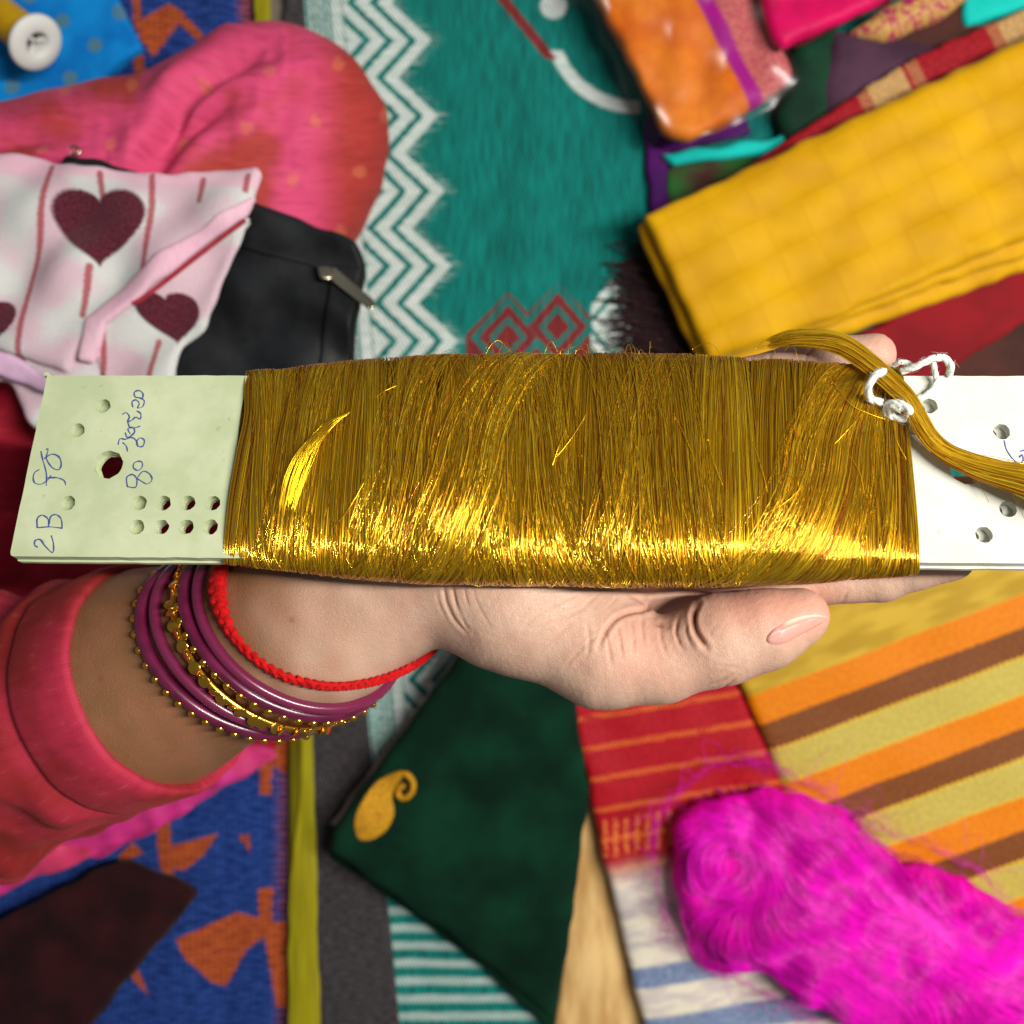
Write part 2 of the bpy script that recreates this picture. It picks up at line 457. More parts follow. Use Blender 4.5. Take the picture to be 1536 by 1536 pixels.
def f_teal():
    px, py = uvpx()
    wv = noise(vec(px * .03, py * .22), 1.0, 3)
    wx = noise(vec(px * .25, py * .02), 1.0, 2)
    u = px - py * 0.09
    jag = (wv - .5) * 12
    teal = mix(wx.ss(.3, .7), lin(0, 104, 98, .8), lin(4, 140, 130, .85))
    white = mix(wv.ss(.3, .7), lin(196, 216, 210, .85), lin(228, 238, 234, .9))
    grey = mix(noise(vec(px * .08, py * .3), 1.0, 3).ss(.4, .6), lin(54, 46, 50, .7), lin(84, 76, 80, .7))
    red = mix(wx.ss(.3, .7), lin(116, 28, 36, .8), lin(150, 46, 50, .85))
    # zigzag chevrons
    zz = 1 - py.tri(112, 10 - 56 + 56)
    zz = py.tri(112, 66)
    w = u - (1 - zz) * 0 - zz * 54 + jag * .8
    st = ((590 - w) / 34).fract()
    chev = st.band(.06, .70, .05) * (1 - w.ss(586, 592)) * u.ss(513, 516)
    feather = (1 - ((w - 588).abs()).ss(2, 26)) * noise(vec(px * .02, py * .55), 1.0, 1).ss(.55, .62) * .8
    line = u.band(498, 513, 2)
    dash = u.band(458, 500, 2) * (((u - 460) / 8).fract().ss(.3, .5)) * noise(vec(px * .3, py * .3), 1.0, 1).ss(.36, .5)
    top = 1 - py.ss(1215, 1230)
    wm = (chev.max(feather).max(line).max(dash)) * top
    # red lozenges and the white one beside them
    r1 = ((px - 762 + jag).abs() / 36 + (py - 508).abs() / 40); r2 = ((px - 836 + jag).abs() / 36 + (py - 492).abs() / 42)
    lz = r1.min(r2)
    reg = px.band(700, 884, 2) * py.ss(600, 606, 1, 0) * ((py - 428 - (px - 836).abs().min((px - 762).abs() + 14) * 1.0).ss(-3, 3))
    redm = reg * (1 - (lz - .78).abs().ss(.10, .16)) .max(0) 
    redm = reg * (1 - lz.band(.52, .78, .04)) * (1 - lz.ss(1.15, 1.25) * lz.ss(1.15, 1.25) * (1 - lz.ss(1.5, 1.6)))
    r3 = ((px - 916 + jag).abs() / 34 + (py - 490).abs() / 42)
    whl = px.band(886, 990, 2) * (1 - r3.ss(1.55, 1.65)) * (1 - r3.band(.9, 1.14, .05)) * py.ss(400, 420)
    # arc, blob and red stroke at the top
    rad = ((px - 955) * (px - 955) + (py - 35) * (py - 35)).sqrt() + jag * .5
    arc = rad.band(121, 140, 3) * (1 - px.ss(955, 962)) * py.ss(78, 86)
    blob = 1 - (((px - 830) * (px - 830) + (py - 14) * (py - 14)).sqrt() + jag * .4).ss(17, 23)
    rs = (px - 752 - py * .78 + jag * .5).band(-9, 9, 3) * (1 - py.ss(92, 98))
    # lower end: cross stripes
    low = py.ss(1226, 1236) * u.ss(452, 456)
    ls = (((py + jag * .4) / 26).fract().band(.15, .62, .08)) * low
    c = mix(wm.max(whl).max(arc).max(blob).max(ls * .6), teal, white)
    c = mix(redm.max(rs), c, red)
    g = 1 - (u + py.ss(1000, 1500) * -6).ss(455, 459)
    c = mix(g, c, grey)
    rd = g * (noise(vec(px * .25, py * .25), 1.0, 1).ss(.62, .7)) * .35
    c = mix(rd, c, lin(120, 30, 45, .8))
    h = (((py * .55 + px) * (2 * math.pi / 8)).sin() * ((py - px * .3) * (2 * math.pi / 7)).sin())
    c = mix((h * .5 + .5).ss(.55, 1.0) * .16, c, lin(120, 170, 165, .8))
    return c, h, None
m_teal_rug = material('teal_ikat', f_teal, rough=.95, sheen=.2, bump=.5, bdist=.0012)

z_rug = lambda x, y: .006 + .0012 * nz(x, y, 220, 5) + .0022 * np.sin((x - 800 + .12 * y) / 19) * np.exp(-((x - 800) / 90) ** 2) * np.exp(-((y - 330) / 190) ** 2)
tag(sheet('teal_rug', [(418, -220), (1800, -220), (1800, 1780), (462, 1780), (464, 1300), (458, 900)], z_rug, .005, m_teal_rug, sp=13, zref=0.0, rc=5, er=.002),
    'teal woven rug with white zigzag border and grey selvedge', 'rug')
z_rug2 = lambda x, y: .005 + .0012 * nz(x, y, 240, 15)
tag(sheet('blue_rug', [(-260, -220), (386, -220), (450, 900), (470, 1300), (470, 1780), (-260, 1780)], z_rug2, .004, m_blue_rug, sp=22, zref=0.0, rc=5, er=.002),
    'blue woven rug with rust orange figures under the pink dress', 'rug')

def f_ribbon():
    px, py = uvpx(); n = noise(vec(px * .3, py * .01), 1.0, 3)
    return mix(n.ss(.2, .8), lin(134, 126, 12, .85), lin(168, 160, 24, .88)), n, None
m_ribbon = material('ribbon_satin', f_ribbon, rough=.45, sheen=.3)
rb = catmull([(388, -200), (393, 0), (402, 120), (420, 420), (445, 800), (459, 1080), (461, 1200), (458, 1320), (456, 1420), (458, 1560), (455, 1760)], 8)
wd = .8 * np.interp(rb[:, 1], [-200, 100, 1080, 1200, 1320, 1760], [15, 15, 11, 13, 27, 30])
ol = np.vstack([np.stack([rb[:, 0] - wd, rb[:, 1]], 1), np.stack([rb[:, 0] + wd, rb[:, 1]], 1)[::-1]])
tag(sheet('ribbon', ol, lambda x, y: .0125 + .004 * np.clip((y - 1150) / 200, 0, 1) * (1 - ((x - 457) / 40) ** 2) + .0008 * nz(x, y, 120, 2), .003, m_ribbon, zref=.01, sp=9, rc=2, wob=1.5, er=.001),
    'yellow green satin ribbon lying between the blue and teal rugs', 'ribbon')

#===SECTION sarees
# ------------------------------------------------------------------ folded cloths on the rug
def plain_cloth(name, c1, c2=None, rough=.7, sheen=.3, per=5.0, amt=.2, bump=.25):
    def f():
        px, py = uvpx(); n = noise(vec(px * .012, py * .012), 1.0, 5); k = noise(vec(px * .4, py * .05), 1.0, 2)
        c = vary(c1, n, amt) if c2 is None else mix(n.ss(.35, .65), c1, c2)
        return mix(k.ss(.4, .8) * .15, c, (0.02, 0.02, 0.02, 1)), weave(px, py, per, per) * .4 + k, None
    return material(name, f, rough=rough, sheen=sheen, bump=bump, bdist=.0008)

# yellow saree with maroon and gold border
def f_yellow():
    px, py = uvpx()
    a = (px * .89 - py * .455) ; b = (px * .455 + py * .89)
    ga = ((a / 62).fract() - .5).abs().ss(.455, .49); gb = ((b / 58).fract() - .5).abs().ss(.455, .49)
    n = noise(vec(px * .01, py * .01), 1.0, 4)
    c = mix(n.ss(.3, .7), lin(206, 150, 0, .84), lin(222, 168, 0, .87))
    c = mix(ga.max(gb) * .13, c, lin(190, 120, 0, .8))
    ck = ((a / 124).fract().ss(.48, .52) - (b / 116).fract().ss(.48, .52)).abs()
    c = mix(ck * .06, c, lin(250, 200, 30, .95))
    return c, weave(a, b, 4, 4) * .3 + ga * .7 + gb * .7 + n * 2, None
m_yellow = material('yellow_silk', f_yellow, rough=.6, sheen=.25, bump=.3, bdist=.0008)
def f_border():
    px, py = uvpx()
    a = px * .89 - py * .455
    n = noise(vec(px * .15, py * .15), 1.0, 3)
    c = mix(n.ss(.3, .7), lin(130, 10, 24, .9), lin(164, 20, 34, .95))
    m = ((a - 1078) / 218).fract()
    gold = m.band(.08, .36, .01)
    fine = (m.band(.0, .07, .005).max(m.band(.39, .48, .005))) * ((m * 70).fract().ss(.4, .6))
    gc = mix(noise(vec(px * .3, py * .3), 1.0, 2).ss(.35, .65), lin(150, 108, 60, .9), lin(214, 176, 118, .9))
    c = mix(gold.max(fine * .8) * a.ss(1030, 1034), c, gc)
    return c, n, None
m_border = material('maroon_gold_border', f_border, rough=.55, sheen=.2)
ys = thing('folded_saree', 'yellow silk saree folded into a thick pad with maroon border', 'saree')
sheet('border', [(1090, 268), (1370, 85), (1700, -60), (1700, 120), (1400, 240), (1130, 330)], .034, .012, m_border, ys, seed=4, er=.003)
sheet('border', [(1260, 520), (1420, 430), (1700, 300), (1740, 400), (1560, 470), (1395, 575), (1330, 590)], .020, .010, plain_cloth('maroon_border', lin(146, 12, 26, .85), lin(126, 8, 20, .85)), ys, seed=5, er=.003)
sheet('fold', [(978, 345), (1690, 20), (1740, 330), (1500, 420), (1260, 505), (1062, 560), (1040, 520)], .030, .014, m_yellow, ys, seed=11, er=.005)
sheet('fold', [(956, 338), (1690, 8), (1740, 316), (1420, 424), (1240, 490), (1050, 548), (1030, 505)], lambda x, y: .042 + .001 * nz(x, y, 120, 3), .012, m_yellow, ys, seed=12, er=.005)
sheet('fold', [(966, 322), (1690, -18), (1740, 280), (1500, 372), (1250, 476), (1066, 540)],
      lambda x, y: .056 + .0016 * nz(x, y, 150, 8) + .001 * np.sin((x * .455 + y * .89) / 58 * 6.28), .014, m_yellow, ys, seed=13, er=.006)

# orange saree in a clear sleeve
def f_orange():
    px, py = uvpx()
    q = px - py * .50
    n = noise(vec(px * .014, py * .014), 1.0, 4)
    c = mix(n.ss(.3, .7), lin(206, 98, 14, .92), lin(230, 134, 36, .95))
    c = mix(q.ss(1040, 1048), c, lin(160, 20, 130, .95))
    c = mix(q.ss(1066, 1074), c, mix(noise(vec(px * .2, py * .2), 1.0, 3).ss(.4, .6), lin(176, 70, 84, .9), lin(206, 120, 110, .9)))
    c = mix(q.ss(846, 854, 1, 0), c, lin(150, 24, 120, .9))
    return c, noise(vec(px * .05, py * .05), 1.0, 4), None
m_orange = material('orange_silk', f_orange, rough=.5, sheen=.2, bump=.5, bdist=.002)
folded('folded_saree', 'orange folded saree with magenta edge inside a clear plastic sleeve', 'saree',
       [(820, -160), (1060, -160), (1196, 110), (1148, 150), (1034, 208), (1000, 196)], .008, [.012, .012, .016], [m_orange], seed=21, spread=4,
       top_fn=lambda x, y: .003 * nz(x, y, 130, 31))
m_plastic = bpy.data.materials.new('clear_film'); m_plastic.use_nodes = True; NT = m_plastic.node_tree
NT.nodes.remove(NT.nodes['Principled BSDF'])
_t = NT.nodes.new('ShaderNodeBsdfTransparent'); _t.inputs[0].default_value = (.97, .95, .97, 1); _g = NT.nodes.new('ShaderNodeBsdfGlossy'); _g.inputs['Roughness'].default_value = .28
_m = NT.nodes.new('ShaderNodeMixShader'); _m.inputs[0].default_value = .04
NT.links.new(_t.outputs[0], _m.inputs[1]); NT.links.new(_g.outputs[0], _m.inputs[2]); NT.links.new(_m.outputs[0], NT.nodes['Material Output'].inputs[0])
tag(sheet('plastic_sleeve', [(796, -170), (1070, -170), (1206, 120), (1160, 168), (1040, 216), (986, 200)], lambda x, y: .0545 + .003 * nz(x, y, 150, 41) + .004 * nz(x, y, 300, 43), .046, m_plastic, seed=44, er=.004, sp=8),
    'clear plastic sleeve wrapped round the orange saree', 'plastic sleeve')

m_hotpink = plain_cloth('hot_pink_silk', lin(214, 0, 92, .95), lin(180, 0, 70, .9), rough=.5)
m_wine = plain_cloth('wine_cloth', lin(112, 0, 36, .9))
folded('folded_saree', 'hot pink silk saree with dark wine fold above the yellow saree', 'saree',
       [(1105, -160), (1420, -160), (1330, 0), (1215, 52), (1176, 70), (1160, 56)], .04, [.010, .012], [m_wine, m_hotpink], seed=51, spread=7, shift=(9, 4))
def f_brocade():
    px, py = uvpx(); n = noise(vec(px * .05, py * .05), 1.0, 2)
    c = mix(noise(vec(px * .25, py * .25), 1.0, 3).ss(.35, .65), lin(176, 128, 66, .9), lin(214, 170, 100, .9))
    return mix((n - .5).abs().ss(.02, .05, 1, 0), c, lin(170, 40, 90, .9)), n, None
m_brocade = material('gold_brocade', f_brocade, rough=.5, sheen=.2)
tag(sheet('folded_saree', [(1276, 40), (1330, 4), (1470, -70), (1500, -40), (1420, 20), (1330, 58)], .034, .02, m_brocade, seed=52),
    'gold brocade border with pink scrolls beside the hot pink saree', 'saree')
m_mauve = plain_cloth('mauve_cloth', lin(84, 52, 74, .85), lin(60, 36, 54, .8))
tag(sheet('folded_saree', [(1250, 40), (1290, 38), (1420, 62), (1420, 100), (1240, 190), (1230, 130)], .026, .020, m_mauve, seed=53),
    'dusky mauve cloth tucked above the maroon border', 'saree')
m_dgreen = plain_cloth('bottle_green_cloth', lin(14, 70, 44, .8), lin(6, 44, 30, .8))
tag(sheet('folded_saree', [(1196, 60), (1226, 40), (1262, 34), (1256, 170), (1180, 225), (1165, 170)], .024, .018, m_dgreen, seed=54),
    'bottle green cloth between the orange and mauve sarees', 'saree')
m_turq = plain_cloth('turquoise_cloth', lin(0, 186, 176, .9), lin(20, 206, 196, .9))
tag(sheet('folded_saree', [(990, 228), (1170, 204), (1330, 150), (1340, 168), (1180, 226), (1010, 246)], .020, .012, m_turq, seed=55, er=.004),
    'turquoise cloth edge peeping out below the orange saree', 'saree')
tag(sheet('folded_saree', [(1444, 20), (1464, -60), (1620, -80), (1620, -20), (1510, 18), (1450, 40)], .026, .02, m_turq, seed=56, er=.004),
    'turquoise cloth corner beyond the end of the maroon border', 'saree')
m_darkbrown = plain_cloth('dark_brown_brocade', lin(58, 34, 28, .8), lin(84, 44, 36, .8))
tag(sheet('folded_saree', [(1330, 40), (1440, 0), (1480, 20), (1470, 60), (1350, 110), (1290, 80)], .022, .016, m_darkbrown, seed=57),
    'dark brown cloth under the gold brocade border', 'saree')
m_purple = plain_cloth('purple_cloth', lin(84, 8, 104, .85), lin(56, 4, 80, .85))
tag(sheet('folded_saree', [(966, 170), (1000, 160), (1110, 150), (1130, 200), (1004, 226), (1004, 320), (976, 330)], .014, .008, m_purple, seed=58, er=.003),
    'deep purple cloth strip lying beneath the orange saree', 'saree')
m_greenmix = plain_cloth('green_maroon_cloth', lin(70, 26, 30, .8), lin(36, 96, 40, .8))
tag(sheet('folded_saree', [(1000, 250), (1200, 214), (1230, 260), (1120, 330), (1004, 330)], .014, .007, m_greenmix, seed=59, er=.003),
    'mottled green and maroon cloth beneath the turquoise edge', 'saree')
tag(sheet('folded_saree', [(1340, 575), (1480, 480), (1720, 380), (1740, 640), (1420, 660), (1360, 620)], .010, .006, m_darkbrown, seed=60, er=.003),
    'dark brown cloth below the lower maroon border', 'saree')

# dark tassel at the corner of the yellow saree
m_tassel = material('tassel_thread', lambda: (mix(noise(objco(), 300, 2).ss(.35, .65), lin(26, 8, 14, .8), lin(66, 18, 32, .8)), None, None), rough=.7, sheen=.4)
N = 700; K = 12; th = RNG.uniform(-1.0, 1.0, N); L = RNG.uniform(40, 110, N)
b0x = RNG.uniform(1000, 1060, N); b0y = RNG.uniform(380, 560, N); t = np.linspace(0, 1, K)
dx = -np.cos(th * .7) * L; dy = np.sin(th * .9) * L * .6
px = b0x[:, None] + dx[:, None] * t + 10 * np.sin(t * 5 + RNG.random(N)[:, None] * 6) * t; py = b0y[:, None] + dy[:, None] * t + 10 * np.cos(t * 4 + RNG.random(N)[:, None] * 6) * t
zz = .008 + RNG.uniform(0, .016, N)[:, None] * (1 - t * .7)
V, Q, uv = strands(PN(px, py, zz), .0006)
tag(link('tassel', np_mesh('tassel', V, Q, uv=uv), m_tassel), 'dark maroon thread tassel spilling from the yellow saree corner', 'tassel')

# striped saree
def f_stripes():
    px, py = uvpx()
    v = py + (px - 1150) * .375 + (noise(vec(px * .3, py * .02), 1.0, 1) - .5) * 5
    m = ((v - 1035) / 152).fract()
    n = noise(vec(px * .2, py * .2), 1.0, 3)
    org = mix(n.ss(.3, .7), lin(206, 108, 0, .92), lin(226, 134, 4, .92)); br = mix(n.ss(.3, .7), lin(108, 58, 22, .9), lin(132, 76, 34, .9)); kh = mix(n.ss(.3, .7), lin(176, 156, 66, .9), lin(200, 182, 90, .9))
    c = mix(m.ss(.325, .335), org, br); c = mix(m.ss(.615, .625), c, kh)
    e = ((m - .62).abs().ss(.008, .02, 1, 0)).max((m - .99).abs().ss(.006, .014, 1, 0)) * ((px / 9).fract().ss(.35, .6))
    c = mix(e, c, lin(230, 180, 20, .95))
    up = 1 - v.ss(1032, 1037)
    c = mix(up, c, mix(noise(vec(px * .01, v * .03), 1.0, 2).ss(.4, .6), lin(176, 140, 32, .9), lin(200, 164, 50, .9)))
    return c, weave(px, v, 4, 4) * .4 + n, None
m_stripes = material('striped_silk', f_stripes, rough=.55, sheen=.25, bump=.3, bdist=.0008)
folded('folded_saree', 'folded saree in orange, brown and khaki stripes beside the skein', 'saree',
       [(1060, 850), (1640, 760), (1760, 1500), (1300, 1560), (1182, 1200), (1110, 1020)], .008, [.010, .010, .012], [m_stripes], seed=71, spread=4,
       top_fn=lambda x, y: .0012 * nz(x, y, 200, 33))
m_olive = plain_cloth('olive_gold_cloth', lin(130, 96, 40, .9), lin(30, 110, 100, .8))
tag(sheet('folded_saree', [(1060, 1000), (1110, 1010), (1180, 1170), (1150, 1260), (1110, 1160)], .020, .012, m_olive, seed=72, er=.004),
    'olive and teal cloth edge under the striped saree', 'saree')

# red, white and blue banded saree
def f_red():
    px, py = uvpx()
    v = py + (px - 900) * .16 + (noise(vec(px * .06, py * .06), 1.0, 1) - .5) * 5
    n = noise(vec(px * .15, py * .15), 1.0, 3)
    red = mix(n.ss(.3, .7), lin(156, 8, 24, .85), lin(182, 14, 34, .88))
    m = ((v - 1068) / 47.0).fract(); g = (m - .12).abs().ss(.06, .12, 1, 0) * ((px / 7.5 + v * .05).fract().ss(.3, .55)) * noise(vec(px * .03, py * .2), 1.0, 1).ss(.3, .45)
    c = mix(g * .8, red, lin(226, 116, 40, .95))
    fr = v.band(1232, 1288, 3) * ((px / 16).fract().ss(.4, .6)) * noise(vec(px * .2, py * .2), 1.0, 1).ss(.4, .55)
    c = mix(fr * .7, c, lin(230, 130, 60, .95))
    wh = mix(noise(vec(px * .02, v * .06), 1.0, 2).ss(.4, .6), lin(206, 196, 190, .9), lin(228, 220, 200, .92))
    c = mix(v.ss(1288, 1345), c, wh)
    gy = v.band(1352, 1386, 5).max(v.band(1420, 1432, 5)) * .4
    c = mix(gy, c, lin(160, 150, 160, .9))
    bl = v.band(1462, 1494, 4).max(v.band(1540, 1580, 4)).max(v.band(1640, 1700, 4))
    c = mix(bl * .9, c, mix(n.ss(.3, .7), lin(74, 104, 150, .9), lin(120, 140, 176, .9)))
    return c, weave(px, py, 4, 4) * .4 + n, None
m_red = material('red_banded_silk', f_red, rough=.6, sheen=.25, bump=.3, bdist=.0008)
folded('folded_saree', 'red saree with gold dashed lines fading to white and blue bands', 'saree',
       [(842, 1000), (1075, 960), (1190, 1200), (1330, 1700), (1010, 1720), (905, 1290)], .008, [.009, .009, .010], [m_red], seed=81, spread=3,
       top_fn=lambda x, y: .0012 * nz(x, y, 160, 35))
def f_tan():
    px, py = uvpx(); n = noise(vec(px * .05, py * .008), 1.0, 4)
    return mix(n.ss(.3, .7), lin(186, 142, 84, .95), lin(224, 188, 128, .97)), n, None
m_tan = material('tan_silk', f_tan, rough=.45, sheen=.3)
folded('folded_saree', 'plain tan silk cloth between the green velvet and red saree', 'saree',
       [(860, 1120), (960, 1120), (1060, 1720), (800, 1720), (838, 1500)], .006, [.008, .009], [m_tan], seed=91, spread=3)

# green velvet cloth with paisley
def f_velvet():
    px, py = uvpx(); n = noise(vec(px * .01, py * .01), 1.0, 5)
    return mix(n.ss(.35, .7), lin(2, 34, 22, .8), lin(8, 54, 34, .85)), noise(vec(px * .6, py * .6), 1.0, 2), None
m_velvet = material('green_velvet', f_velvet, rough=.95, sheen=.45, sheen_tint=lin(60, 150, 110), spec=.15, bump=.4)
m_selv = plain_cloth('grey_selvedge', lin(120, 128, 112, .85), lin(170, 176, 160, .85))
gv = thing('folded_velvet', 'dark green velvet cloth folded square with a gold paisley', 'cloth')
sheet('edging', [(716, 940), (742, 960), (520, 1240), (492, 1240)], .016, .008, m_selv, gv, er=.003, seed=5)
GO = [(722, 936), (860, 1026), (884, 1190), (852, 1430), (836, 1560), (700, 1434), (492, 1282), (498, 1246)]
sheet('fold', np.array(GO) + [3, 4], .018, .010, m_velvet, gv, seed=93, er=.006)
z_vel = lambda x, y: .042 + .0015 * nz(x, y, 180, 9) - .00016 * np.clip((y - 1285 - (x - 560) * .50), 0, 140)  # shade at the lower left put into the shape: slopes away from the lamp
sheet('fold', GO, z_vel, .016, m_velvet, gv, seed=94, er=.007, zref=.04)
m_paisley = material('gold_embroidery', lambda: (mix(noise(objco(), 700, 2).ss(.3, .7), lin(170, 110, 20, .9), lin(226, 172, 44, .95)), noise(objco(), 1500, 2), None), rough=.45, metallic=.3, bump=.6)
pz = [(538, 1256), (533, 1228), (546, 1196), (568, 1170), (594, 1158), (604, 1164), (594, 1178), (588, 1196), (592, 1218), (580, 1244), (558, 1258)]
sheet('paisley', catmull(pz, 4, True), lambda x, y: z_vel(x, y) + .0012, .0014, m_paisley, gv, sp=6, rc=1, wob=0, er=.0006, zref=.04)
tube('paisley_curl', [P(x, y, float(z_vel(np.array(x), np.array(y))) + .001) for x, y in catmull([(590, 1164), (606, 1160), (618, 1170), (619, 1186), (608, 1197), (597, 1192), (600, 1180), (608, 1180)], 6)], .0021, m_paisley, gv, 8)

# maroon cloth in the lower corner and blue dotted cloth above
m_maroon = plain_cloth('dark_maroon_cloth', lin(52, 14, 18, .8), lin(32, 8, 12, .8), rough=.9)
folded('folded_cloth', 'dark maroon cloth folded flat on the blue rug', 'cloth',
       [(-120, 1440), (60, 1352), (176, 1290), (292, 1342), (268, 1378), (190, 1466), (110, 1570), (80, 1760), (-120, 1760)], .006, [.012, .016], [m_maroon], seed=95, spread=6, rc=30, top_fn=lambda x, y: .003 * nz(x, y, 150, 36))
def f_bluedot():
    px, py = uvpx(); n = noise(vec(px * .012, py * .012), 1.0, 4)
    c = mix(n.ss(.3, .7), lin(0, 110, 196, .9), lin(10, 146, 226, .95))
    a = (px * .8 + py * .6) / 62; b = (py * .8 - px * .6) / 62
    r = (((a.fract() - .5) * (a.fract() - .5)) + ((b.fract() - .5) * (b.fract() - .5))).sqrt() + (noise(vec(px * .15, py * .15), 1.0, 1) - .5) * .06
    return mix(r.ss(.15, .21, 1, 0) * .75, c, lin(90, 128, 130, .9)), weave(px, py, 4, 4), None
m_bluedot = material('blue_dotted_cotton', f_bluedot, rough=.8, sheen=.3, bump=.2)
folded('folded_cloth', 'bright blue cloth with grey dots under the gold spool', 'cloth',
       [(-160, 210), (60, 170), (136, 130), (212, 72), (160, -40), (100, -200), (-160, -200)], .006, [.008, .008], [m_bluedot], seed=97, spread=4, rc=6)

#===SECTION spool
# gold thread spool
m_white_pl = material('white_plastic', color=lin(225, 226, 222, .9), rough=.35)
def f_zari():
    px, py = uvpx(); n = noise(objco(), 60, 2); k = noise(vec(px * .02, py * .9), 1.0, 2)
    return mix(k.ss(.3, .7), lin(196, 140, 10, .95), lin(250, 200, 30, .97)), k, None
m_spoolgold = material('spool_gold_thread', f_zari, rough=.35, metallic=.25, bump=.5, bdist=.0005)
def lathe(name, prof, c, ax, mat, parent, n=40):
    ax = Vector(ax).normalized(); e = ax.orthogonal().normalized(); f = ax.cross(e); V = []; uv = []
    for i, (h, r) in enumerate(prof):
        for k in range(n):
            a = 2 * math.pi * k / n; V.append(Vector(c) + ax * h + (e * math.cos(a) + f * math.sin(a)) * r); uv.append((k / n, h * 20))
    Q = [(i * n + k, i * n + (k + 1) % n, (i + 1) * n + (k + 1) % n, (i + 1) * n + k) for i in range(len(prof) - 1) for k in range(n)]
    return link(name, np_mesh(name, [tuple(v) for v in V], Q, uv=uv), mat, parent)
sp = thing('thread_spool', 'spool of shiny gold thread with white plastic flange on blue cloth', 'spool')
sc_ = P(56, 66, .062); ax = Vector((-.62, .50, -.28)).normalized()
R = .0178
lathe('flange', [(.004, .007), (-.0005, .0075), (-.0012, .0085), (0, R * .93), (.0012, R), (.0032, R), (.0045, R * .94), (.0045, .009)], sc_, ax, m_white_pl, sp)
core = lathe('core', [(.05, .0068), (.004, .0070), (.0008, .0078)], sc_, ax, m_white_pl, sp)
m_dark = material('dark_grey_plastic', color=lin(40, 44, 44), rough=.5)
e1 = ax.orthogonal().normalized(); f1 = ax.cross(e1)
for k in range(3):
    a = k * 2.094 + .4; d = e1 * math.cos(a) + f1 * math.sin(a)
    tube('spoke', [sc_ + ax * .004 + d * .001, sc_ + ax * .003 + d * .0078], .0012, m_white_pl, sp, 8)
lathe('inner_disc', [(.012, .0001), (.012, .0068)], sc_, ax, m_dark, sp)
prof = [(.0046, .0076), (.0046, .0108), (.0056, .0118)] + [(.006 + i * .0012, .0122 + .00018 * math.sin(i * 2.1)) for i in range(1, 80)]
lathe('thread_winding', prof, sc_, ax, m_spoolgold, sp)

#===SECTION reel
# ------------------------------------------------------------------ the gold thread reel
LM = P(25, 838, .373) * .5 + P(65, 562, .350) * .5
RM = P(1380, 856, .392) * .5 + P(1410, 560, .369) * .5
UA = (RM - LM).normalized()
VA = (P(65, 562, .350) - P(25, 838, .373)); VA = (VA - UA * VA.dot(UA)).normalized()
NA = UA.cross(VA).normalized()
LEN = .384; HW = .5 * (P(65, 562, .350) - P(25, 838, .373)).length
BT = .0023          # one board
nLM, nU, nV, nN = (np.array(v) for v in (LM, UA, VA, NA))
def card(a, b, c=0.0):
    a, b, c = np.broadcast_arrays(np.asarray(a, float), np.asarray(b, float), np.asarray(c, float))
    return nLM + a[..., None] * nU + b[..., None] * nV + c[..., None] * nN
CT = BT + .0002      # top face height above the middle plane
def hit(px, py, c=CT):
    """where the line of sight through a photo point meets the reel's face: its own a, b coordinates"""
    o = Vector((0, 0, CAMH)); d = (P(px, py, .2) - o); q = LM + NA * c
    t = (q - o).dot(NA) / d.dot(NA); w = o + d * t - LM
    return w.dot(UA), w.dot(VA)
def hits(pts, c=CT): return np.array([hit(x, y, c) for x, y in pts])

reel = thing('thread_reel', 'cream card reel wound with shiny gold thread resting on the open hand', 'thread reel')
def f_card():
    n = noise(objco(), 40, 5, .6); k = noise(objco(), 260, 3)
    tc = NT.nodes.new('ShaderNodeTexCoord'); s = NT.nodes.new('ShaderNodeSeparateXYZ'); NT.links.new(tc.outputs['Object'], s.inputs[0])
    g = X(s.outputs[0]).ss(-.05, .12)  # left end greener by tint; right end lighter, stronger light put into colour
    c = mix(g, mix(n.ss(.35, .7), lin(188, 200, 160, .90), lin(206, 214, 178, .92)), mix(n.ss(.35, .7), lin(214, 216, 202, .90), lin(222, 224, 214, .92)))
    c = mix(k.ss(.68, .78) * .35, c, lin(150, 128, 96, .8))
    return c, k, None
m_card = material('cream_card', f_card, rough=.6, bump=.12, bdist=.0005)
m_cardedge = material('worn_card_back', lambda: (mix(noise(objco(), 90, 3).ss(.4, .6), lin(150, 140, 110, .9), lin(196, 190, 160, .9)), None, None), rough=.8)

